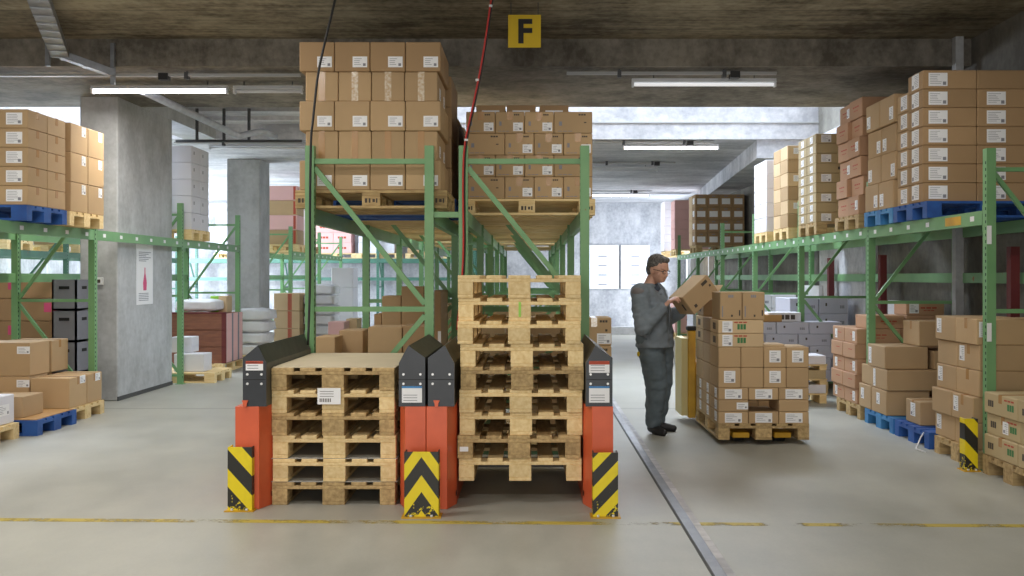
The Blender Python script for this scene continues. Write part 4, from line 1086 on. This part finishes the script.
def sack(x, y, z, sx, sy, sz, label, group, mat='sack_white', sub=3):
    bm = bmesh.new(); bmesh.ops.create_cube(bm, size=1); bmesh.ops.subdivide_edges(bm, edges=bm.edges[:], cuts=5, use_grid_fill=True)
    rr = R.uniform(0, 50)
    for v in bm.verts:
        p = v.co; k = 1-.35*(max(abs(p.x), abs(p.y))*2)**3; q = Vector((p.x*sx, p.y*sy, (p.z*k+.5)*sz))
        q += Vector((1, 1, 1))*.018*noise.noise(q*9+Vector((rr, 0, 0)))
        v.co = q
    for f in bm.faces: f.smooth = True
    me = bpy.data.meshes.new('sack'); bm.to_mesh(me); bm.free(); me.materials.append(MATS[mat])
    return tag(link('sack', me, None, (x, y, z)), label, 'sack', group)
sack(-5.2, 15.8, .935, .6, .5, .2, 'white bag lying on top of the reddish crate', None)
for q, (x, mt) in enumerate(((-5.03, 'lime_plastic'), (-4.90, 'kraft_pale'))):
    carton(x-.02, 16.15, .915, .13, .3, .26, mt, ('lime green box standing on the reddish crate', 'cream box standing on the reddish crate')[q], None)
for k in range(4):
    sack(-4.85+.02*k, 17.35, .12+k*.2-.0, .66, .5, .22, 'white sack, %s in the pile behind the reddish crate' % ('lowest', 'second up', 'third up', 'topmost')[k], 'white sacks behind the reddish crate')
pallet(-4.9, 17.3, 0, 'x', 'pale_wood', 'wooden pallet under the white sacks beside the second pillar', None, False)
G = 'white sacks seen through the left centre rack'
for k in range(6):
    sack(-4.15+.02*(k % 2), 19.9, .12+k*.2, .6, .5, .22, 'white sack, %s of the tower seen through left centre rack' % (('lowest',)+tuple(ORD[1:5])+('topmost',))[k], G)
pallet(-4.15, 19.9, 0, 'x', 'pale_wood', 'wooden pallet under the tall tower of white sacks', None, False)
G = 'red edged boxes right of the second pillar'
for k in range(3):
    carton(-4.72, 18.9+.9, .146+k*.34, .5, .8, .335, 'kraft_pale', 'red edged box, %s, right of the second pillar' % layer_word(k, 3), G, (), None, [('-y', [(.62, .5, .16, .96, 1)]), ('+x', [(.5, .5, .1, .8, 3)])])
pallet(-4.9, 19.9, 0, 'y', 'pale_wood', 'wooden pallet right of the second pillar', None, False) if False else None
for k in range(4):
    carton(-4.0, 21.6, .0+k*.42, .46, .6, .415, 'white_card', 'large white box, %s, left of the first centre rack post' % layer_word(k, 4), 'large white boxes left of the centre rack')
# rear wall rack loads and boards
for q, (x, mt, n, wd) in enumerate(((-8.7, 'white_card', 4, .5), (-7.4, 'kraft_red', 5, .3), (-5.95, 'pink_card', 4, .5), (-4.75, 'white_card', 4, .5), (-3.4, 'kraft_card', 4, .5))):
    pallet(x+.55, 28.05, 1.992, 'x', 'pale_wood', 'wooden pallet on the rear wall rack, %s from left' % ORD[q], None, False)
    pile('%s load from left, rear wall rack' % ORD[q], ('white box', 'reddish box', 'pink box', 'white box', 'brown box')[q], mt, x, 27.7, 2.14, wd, .6, .29, 2, 1, n, 'boxes on the rear wall rack', prints=[('-y', [(.5, .5, .5, .2, 1)])] if mt == 'pink_card' else None)
for q, (x0, x1) in enumerate(((586, 619), (620.5, 650))):
    D = 28.93; a, b = (x0-VX)/F*D, (x1-VX)/F*D; z1, z0 = H+(VY-245)/F*D, H-(289-VY)/F*D
    t = empty('wall_board', ((a+b)/2, D, z0)); hw = (b-a)/2-.01
    MB().box(-hw, hw, -.02, .02, 0, z1-z0).build('board_panel', 'board_white', t, bevel=.004)
    for k in range(4):
        MB().box(-.12, .12, -.025, -.02, .12+k*.27, .15+k*.27).build('printed_line', 'print_ink_grey', t)
    tag(t, 'large white board on the rear wall, %s one of the pair' % ('left', 'right')[q], 'board')
# sheets on the pillar
t = empty('notice_poster', (-4.918, 12.76, 1.13))
MB().box(0, .004, -.27, .27, 0, .78).build('poster_sheet', 'label_paper', t)
m = MB()
for k in range(6): m.box(.004, .0055, -.2, .2-.08*(k % 3), .66-k*.022, .668-k*.022)
for k in range(5): m.box(.004, .0055, -.2, .12, .05+k*.022, .058+k*.022)
m.build('printed_text', 'print_ink_grey', t)
m = MB(); pts = [(-.05, .18), (.05, .18), (.06, .28), (.03, .36), (.015, .4), (.012, .47), (-.012, .47), (-.015, .4), (-.03, .36), (-.06, .28)]
a = [m.bm.verts.new((.0055, y, z)) for y, z in pts]; b = [m.bm.verts.new((.004, y, z)) for y, z in pts]
m.bm.faces.new(a); m.bm.faces.new(b[::-1]); n = len(pts)
for i in range(n): m.bm.faces.new((a[i], b[i], b[(i+1) % n], a[(i+1) % n]))
m.build('pink_bottle_picture', 'pink_ink', t)
tag(t, 'white poster with a pink bottle on the big concrete pillar', 'poster')
t = empty('pillar_plate', (-5.13, 11.915, 1.43)); MB().box(-.045, .045, -.01, .012, -.045, .045).build('plate', 'label_paper', t, bevel=.003)
MB().box(-.02, .015, -.012, -.009, -.02, .02).build('plate_mark', 'print_ink', t)
tag(t, 'small white plate fixed on the front of the big pillar', 'plate')
m = MB(); m.tube([(3.33, 8.42, .006), (3.28, 8.5, .02), (3.36, 8.6, .1), (3.41, 8.66, .13)], .006, 6)
tag(m.build('plastic_strap', 'label_paper'), 'loose white strap curling off the blue floor pallet', 'strap')

# ------------------------------------------------------------------ the man
simple('skin', '#dcae96', .5, 0, hex2='#c08f7a', scale=12)
simple('hair', '#77726e', .7, 0, hex2='#3a3634', scale=60)
simple('jacket_cloth', '#7c858d', .85, 0, hex2='#6c757c', scale=10, bmp=.2)
simple('jacket_yoke', '#7b7575', .8, 0, .1)
simple('trouser_cloth', '#66727a', .88, 0, hex2='#586369', scale=10, bmp=.2)
simple('shoe_leather', '#232325', .5)
simple('lens_frame', '#3a3230', .3, .5)
simple('shirt_cloth', '#3c4450', .85)
simple('zip_grey', '#858d95', .5)
simple('eye_white', '#e6e0da', .3)
def remesh(name, mat, bones, balls, vox, parent, smooth=6, fold=0, extra=None, rootv=None):
    """one continuous surface out of tapered limbs and rounded masses, fused on a fine grid"""
    m = MB()
    for (a, b, ra, rb) in bones:
        a, b = Vector(a), Vector(b); n = 5
        m.tube([a.lerp(b, i/n) for i in range(n+1)], [ra+(rb-ra)*i/n for i in range(n+1)], 16)
        m.ball(a, ra, sub=3); m.ball(b, rb, sub=3)
    for (c, r, s, rot) in balls: m.ball(Vector(c), r, sub=3, sc=s, rot=rot)
    me = m.mesh(name, mat); o = bpy.data.objects.new(name, me); COL.objects.link(o)
    md = o.modifiers.new('r', 'REMESH'); md.mode = 'VOXEL'; md.voxel_size = vox; md.use_smooth_shade = True
    ms = o.modifiers.new('s', 'SMOOTH'); ms.factor = .5; ms.iterations = smooth
    dg = bpy.context.evaluated_depsgraph_get(); ev = o.evaluated_get(dg)
    me2 = bpy.data.meshes.new_from_object(ev); bpy.data.objects.remove(o)
    bm = bmesh.new(); bm.from_mesh(me2); bm.normal_update()
    if fold:
        for v in bm.verts:
            p = v.co; q = Vector((p.x*7+p.z*6, p.y*7, p.z*15-p.x*5))
            v.co = p+v.normal*(fold*(noise.noise(q)+.5*noise.noise(q*2.1)))
    if extra: extra(bm)
    for f in bm.faces: f.smooth = True
    bm.to_mesh(me2); bm.free()
    if not me2.materials: me2.materials.append(MATS[mat])
    return link(name, me2, parent)
man = empty('person', (1.168, 9.49, 0))
fx, fy = .90, -.436         # facing
f_ = Vector((fx, fy, 0)); r_ = Vector((fy, -fx, 0)); up = Vector((0, 0, 1))
def mp(f, r, z, o=(0, 0)): return Vector((o[0], o[1], 0))+f_*f+r_*r+up*z
# joints: forward, right, height
ns = mp(-.05, 0, 1.36); hd = mp(.045, 0, 1.548)
# head direction: mostly facing, turned down a little
hf = (f_*.85+Vector((.02, -.36, 0))-up*.25).normalized(); hr = hf.cross(up).normalized(); hu = hr.cross(hf).normalized()
HR = Matrix((hr, hf, hu)).transposed()
def hp(r, f, u): return hd+hr*r+hf*f+hu*u
# carton held
bu = Vector((.72, .3, .62)).normalized(); bv = Vector((.57, .22, -.75)); bv = (bv-bu*bv.dot(bu)).normalized(); bw3 = bu.cross(bv).normalized()
face_c = Vector((.415, -.23, 1.315)); BL, BH, BD = .34, .205, .26
cent = face_c+bw3*BD/2
hold = face_c-bu*BL/2+bw3*BD*.42-bv*.02
rw = Vector((.065, -.245, 1.20)); re = Vector((-.125, -.265, 1.02)); rs = mp(-.06, .185, 1.335)
lw = Vector((.36, .10, 1.20)); le = Vector((.14, .24, 1.06)); ls = mp(-.03, -.185, 1.335)
rk, ra = Vector((.02, -.10, .47)), Vector((-.005, -.07, .09))
lk, la = Vector((.10, .10, .47)), Vector((.065, .12, .09))
rh, lh_ = mp(0, .09, .90), mp(.03, -.09, .90)
bones = [(mp(.0, 0, .95), mp(-.02, 0, 1.12), .13, .125), (mp(-.02, 0, 1.12), mp(-.04, 0, 1.27), .125, .13), (ns, hp(0, -.03, -.06), .062, .056),
         (rs, re, .05, .042), (re, rw, .042, .028), (ls, le, .05, .042), (le, lw, .042, .028),
         (rh, rk, .085, .055), (rk, ra, .052, .035), (lh_, lk, .085, .055), (lk, la, .052, .035)]
balls = [(hp(0, 0, .03), .105, (.80, .98, 1.02), HR), (hp(0, .035, -.04), .075, (.86, .98, 1.05), HR), (hp(0, .075, -.088), .026, (1.3, .8, .7), HR),
         (hp(0, .104, -.012), .016, (.75, .95, 1.7), HR), (hp(0, .114, -.028), .0145, (1.1, 1, .8), HR), (hp(-.08, -.005, -.01), .03, (.35, .7, 1.1), HR), (hp(.08, -.005, -.01), .03, (.35, .7, 1.1), HR),
         (hp(0, .086, .028), .035, (1.7, .5, .35), HR), (hp(0, .09, -.058), .012, (2.0, .6, .45), HR), (hp(0, .09, -.068), .012, (1.8, .6, .5), HR), (hp(.045, .07, -.03), .024, (1, .8, .9), HR), (hp(-.045, .07, -.03), .024, (1, .8, .9), HR)]
def hand(wr, palm_dir, palm_n, thumb_dir, curl):
    """palm and five separate fingers, returned as bones"""
    d = palm_dir.normalized(); n = (palm_n-d*palm_n.dot(d)).normalized(); s = d.cross(n).normalized()
    if s.dot(thumb_dir) < 0: s = -s
    out = []; kn = []
    for i, off in enumerate((.030, .010, -.010, -.029)):
        k = wr+d*(.092-.004*abs(i-1))+s*off; kn.append(k)
        out.append((wr+d*.02+s*off*.6, k, .016, .0125))
        L = (.043, .049, .045, .037)[i]; a = 0; p = k; rr = .0112
        for q, fr in enumerate((1, .72, .6)):
            a += curl[q]+.06*i
            e = p+(d*math.cos(a)+n*math.sin(a))*L*fr; out.append((p, e, rr, rr*.9)); p = e; rr *= .9
    b0 = wr+d*.03+s*.028; b1 = b0+(s*.75+d*.5+n*.25).normalized()*.042; b2 = b1+(d*.8+s*.15+n*.5).normalized()*.032; b3 = b2+(d*.8+n*.6).normalized()*.026
    out += [(b0, b1, .015, .0125), (b1, b2, .0125, .0105), (b2, b3, .0105, .009)]
    return out
# right hand: comes from the wrist and folds over the lower-left end of the carton
endc = face_c-bu*BL/2+bw3*BD*.5
tgt = endc+bw3*.03-bv*.045
pd = (tgt-rw)
rh_b = hand(rw, (Vector((.62, -.02, .62))), Vector((.75, .1, -.5)), Vector((-.3, 0, 1)), (.25, .45, .45))
lh_b = hand(lw, (Vector((.45, -.6, .55))), Vector((0, -.3, 1)), Vector((-1, 0, 0)), (.15, .3, .3))
body_o = remesh('body', 'skin', bones, balls, .0095, man, 2)
bpy.data.objects.remove(body_o)
body_o = remesh('body', 'skin', bones+rh_b+lh_b, balls, .0062, man, 2)
# eyes, glasses
for s in (-1, 1):
    m = MB(); m.ball(hp(s*.031, .083, .004), .0115, 0); m.ball(hp(s*.031+.002, .0925, .002), .0045, 1, 1); m.build('eye', ['eye_white', 'hair'], man)
m = MB()
for s in (-1, 1):
    c = [hp(s*.033+.026*math.cos(a), .104, .0+.017*math.sin(a)) for a in [2*PI*k/12 for k in range(13)]]
    m.tube(c, .0026, 5)
    m.tube([hp(s*.059, .102, .006), hp(s*.082, .05, .008), hp(s*.084, -.01, .006)], .003, 5)
m.tube([hp(-.008, .108, .004), hp(.008, .108, .004)], .002, 5)
m.build('glasses', 'lens_frame', man)
m = MB()
m.ball(hp(0, .101, -.047), .012, sc=(2.0, .5, .4), rot=HR); m.build('moustache', 'hair', man)
def trimhair(bm):
    for v in bm.verts:
        v.co += v.normal*.004*noise.noise(v.co*60)
def hairball():
    return remesh('hair', 'hair', [], [(hp(0, -.018, .06), .108, (.84, .96, .86), HR), (hp(0, -.055, .0), .085, (.92, .72, 1.0), HR), (hp(0, .045, .108), .062, (1.1, .9, .5), HR), (hp(.075, -.005, .04), .03, (.35, 1.0, 1.1), HR), (hp(-.075, -.005, .04), .03, (.35, 1.0, 1.1), HR)], .007, man, 2, 0, trimhair)
hairball()
# jacket
jb = [(mp(.02, .07, .84), mp(0, .075, 1.14), .16, .155), (mp(.02, -.07, .84), mp(0, -.075, 1.14), .16, .155), (mp(0, .075, 1.14), mp(-.04, .09, 1.27), .155, .13), (mp(0, -.075, 1.14), mp(-.04, -.09, 1.27), .155, .13),
      (mp(-.05, .03, 1.33), rs, .085, .075), (mp(-.05, -.03, 1.33), ls, .085, .075),
      (rs, re, .092, .085), (re, rw-(rw-re).normalized()*.02, .085, .055), (ls, le, .092, .082), (le, lw-(lw-le).normalized()*.02, .082, .055)]
def cut_jacket(bm):
    # straight hem, open cuffs read through the hands; flatten the bottom
    for v in bm.verts:
        if v.co.z < .82: v.co.z = .82+(v.co.z-.82)*.05
remesh('jacket', 'jacket_cloth', jb, [(mp(-.03, 0, 1.2), .16, (1.15, 1.0, 1.1), None)], .011, man, 2, .014, cut_jacket)
# collar, yoke patch, zip, shirt
m = MB()
for s in (-1, 1):
    ring = [ns+up*.035+f_*(.078*math.cos(a)+.01)+r_*(.078*math.sin(a)) for a in [PI*(.16*1+ (1.84-.16)*k/14) for k in range(15)]]
m.tube(ring, [.016]+[.027]*13+[.016], 8); m.build('collar', 'jacket_cloth', man)
m = MB(); m.ball(mp(-.065, .238, 1.345), .072, sc=(.95, .72, .6), rot=Matrix((f_, r_, up)).transposed()); m.build('shoulder_patch', 'jacket_yoke', man)
zl = [mp(.128+.0*k, .0, 1.36-k*.055)+f_*(.0+.03*math.sin(PI*k/9)) for k in range(10)]
m = MB(); m.tube([p+f_*.005 for p in zl], .004, 6); m.build('zip_fastener', 'zip_grey', man)
m = MB(); m.tube([mp(.055, .02, 1.31), mp(.045, .02, 1.36), mp(.02, .01, 1.40)], [.045, .04, .035], 10); m.build('shirt', 'shirt_cloth', man)
# trousers
tb = [(rh, lh_, .14, .14), (mp(0, 0, .98), mp(.01, 0, .84), .14, .13), (rh+Vector((0, 0, -.04)), rk, .128, .108), (rk, ra+Vector((0, 0, .03)), .105, .076), (lh_+Vector((.01, 0, -.04)), lk, .128, .102), (lk, la+Vector((0, 0, .03)), .10, .072)]
def cut_tr(bm):
    for v in bm.verts:
        if v.co.z < .065: v.co.z = .065+(v.co.z-.065)*.05
remesh('trousers', 'trouser_cloth', tb, [], .011, man, 2, .010, cut_tr)
m = MB(); m.ball(rh+Vector((-.115, -.06, -.14)), .02, sc=(.7, .7, 1.2)); m.build('yellow_tag', 'sign_yellow', man)
def shoe(a, d, nm):
    d = d.normalized(); s = d.cross(up); M = Matrix((s, d, up)).transposed()
    b = [(a+d*-.03+up*-.035, a+d*.05+up*-.045, .042, .042), (a+d*.05+up*-.045, a+d*.15+up*-.055, .042, .030), (a+up*.02, a+up*-.03, .045, .045)]
    def cut(bm):
        for v in bm.verts:
            if v.co.z < .012: v.co.z = 0
    return remesh('shoe', 'shoe_leather', b, [], .009, man, 2, 0, cut)
shoe(ra, Vector((.55, -.83, 0)), 'r'); shoe(la, Vector((.92, -.3, 0)), 'l')
tag(man, 'man in grey work clothes and glasses standing holding a box', 'person')
# his carton
me = body(BL, BH, BD, 'kraft_card').copy()
o = link('cardboard_box', body(BL, BH, BD, 'kraft_card'))
o.matrix_world = Matrix.Translation(Vector((1.168, 9.49, 0))+cent-bw3*BD/2) @ Matrix((bu, -bv, bw3)).transposed().to_4x4() if False else Matrix.Translation(Vector((1.168, 9.49, 0))+face_c) @ Matrix((bu, bv, bw3)).transposed().to_4x4()
m = MB(); m.box(.06, .13, -.08, -.05, -.0012, .001); m.box(.12, .14, -.02, .0, -.0012, .001); m.box(-.12, -.09, .03, .06, -.0012, .001); m.box(-BL/2-.0012, -BL/2+.001, -.02, .05, .08, .11)
m.build('printed_marks', 'print_ink', o)
m = MB(); m.box(-BL/2+.004, BL/2-.004, -BH/2-.002, -BH/2+.001, .01, BD-.01); m.build('top_flap', 'kraft_pale', o)
m = MB(); M = Matrix.Translation((BL/2, BH/2, BD/2)) @ Matrix.Rotation(-.25, 4, 'Z'); m.box(0, .08, -.002, .002, -BD/2+.01, BD/2-.01, M=M); m.build('open_flap', 'kraft_pale', o)
tag(o, 'open brown box held tilted in the hands of the man', 'box')
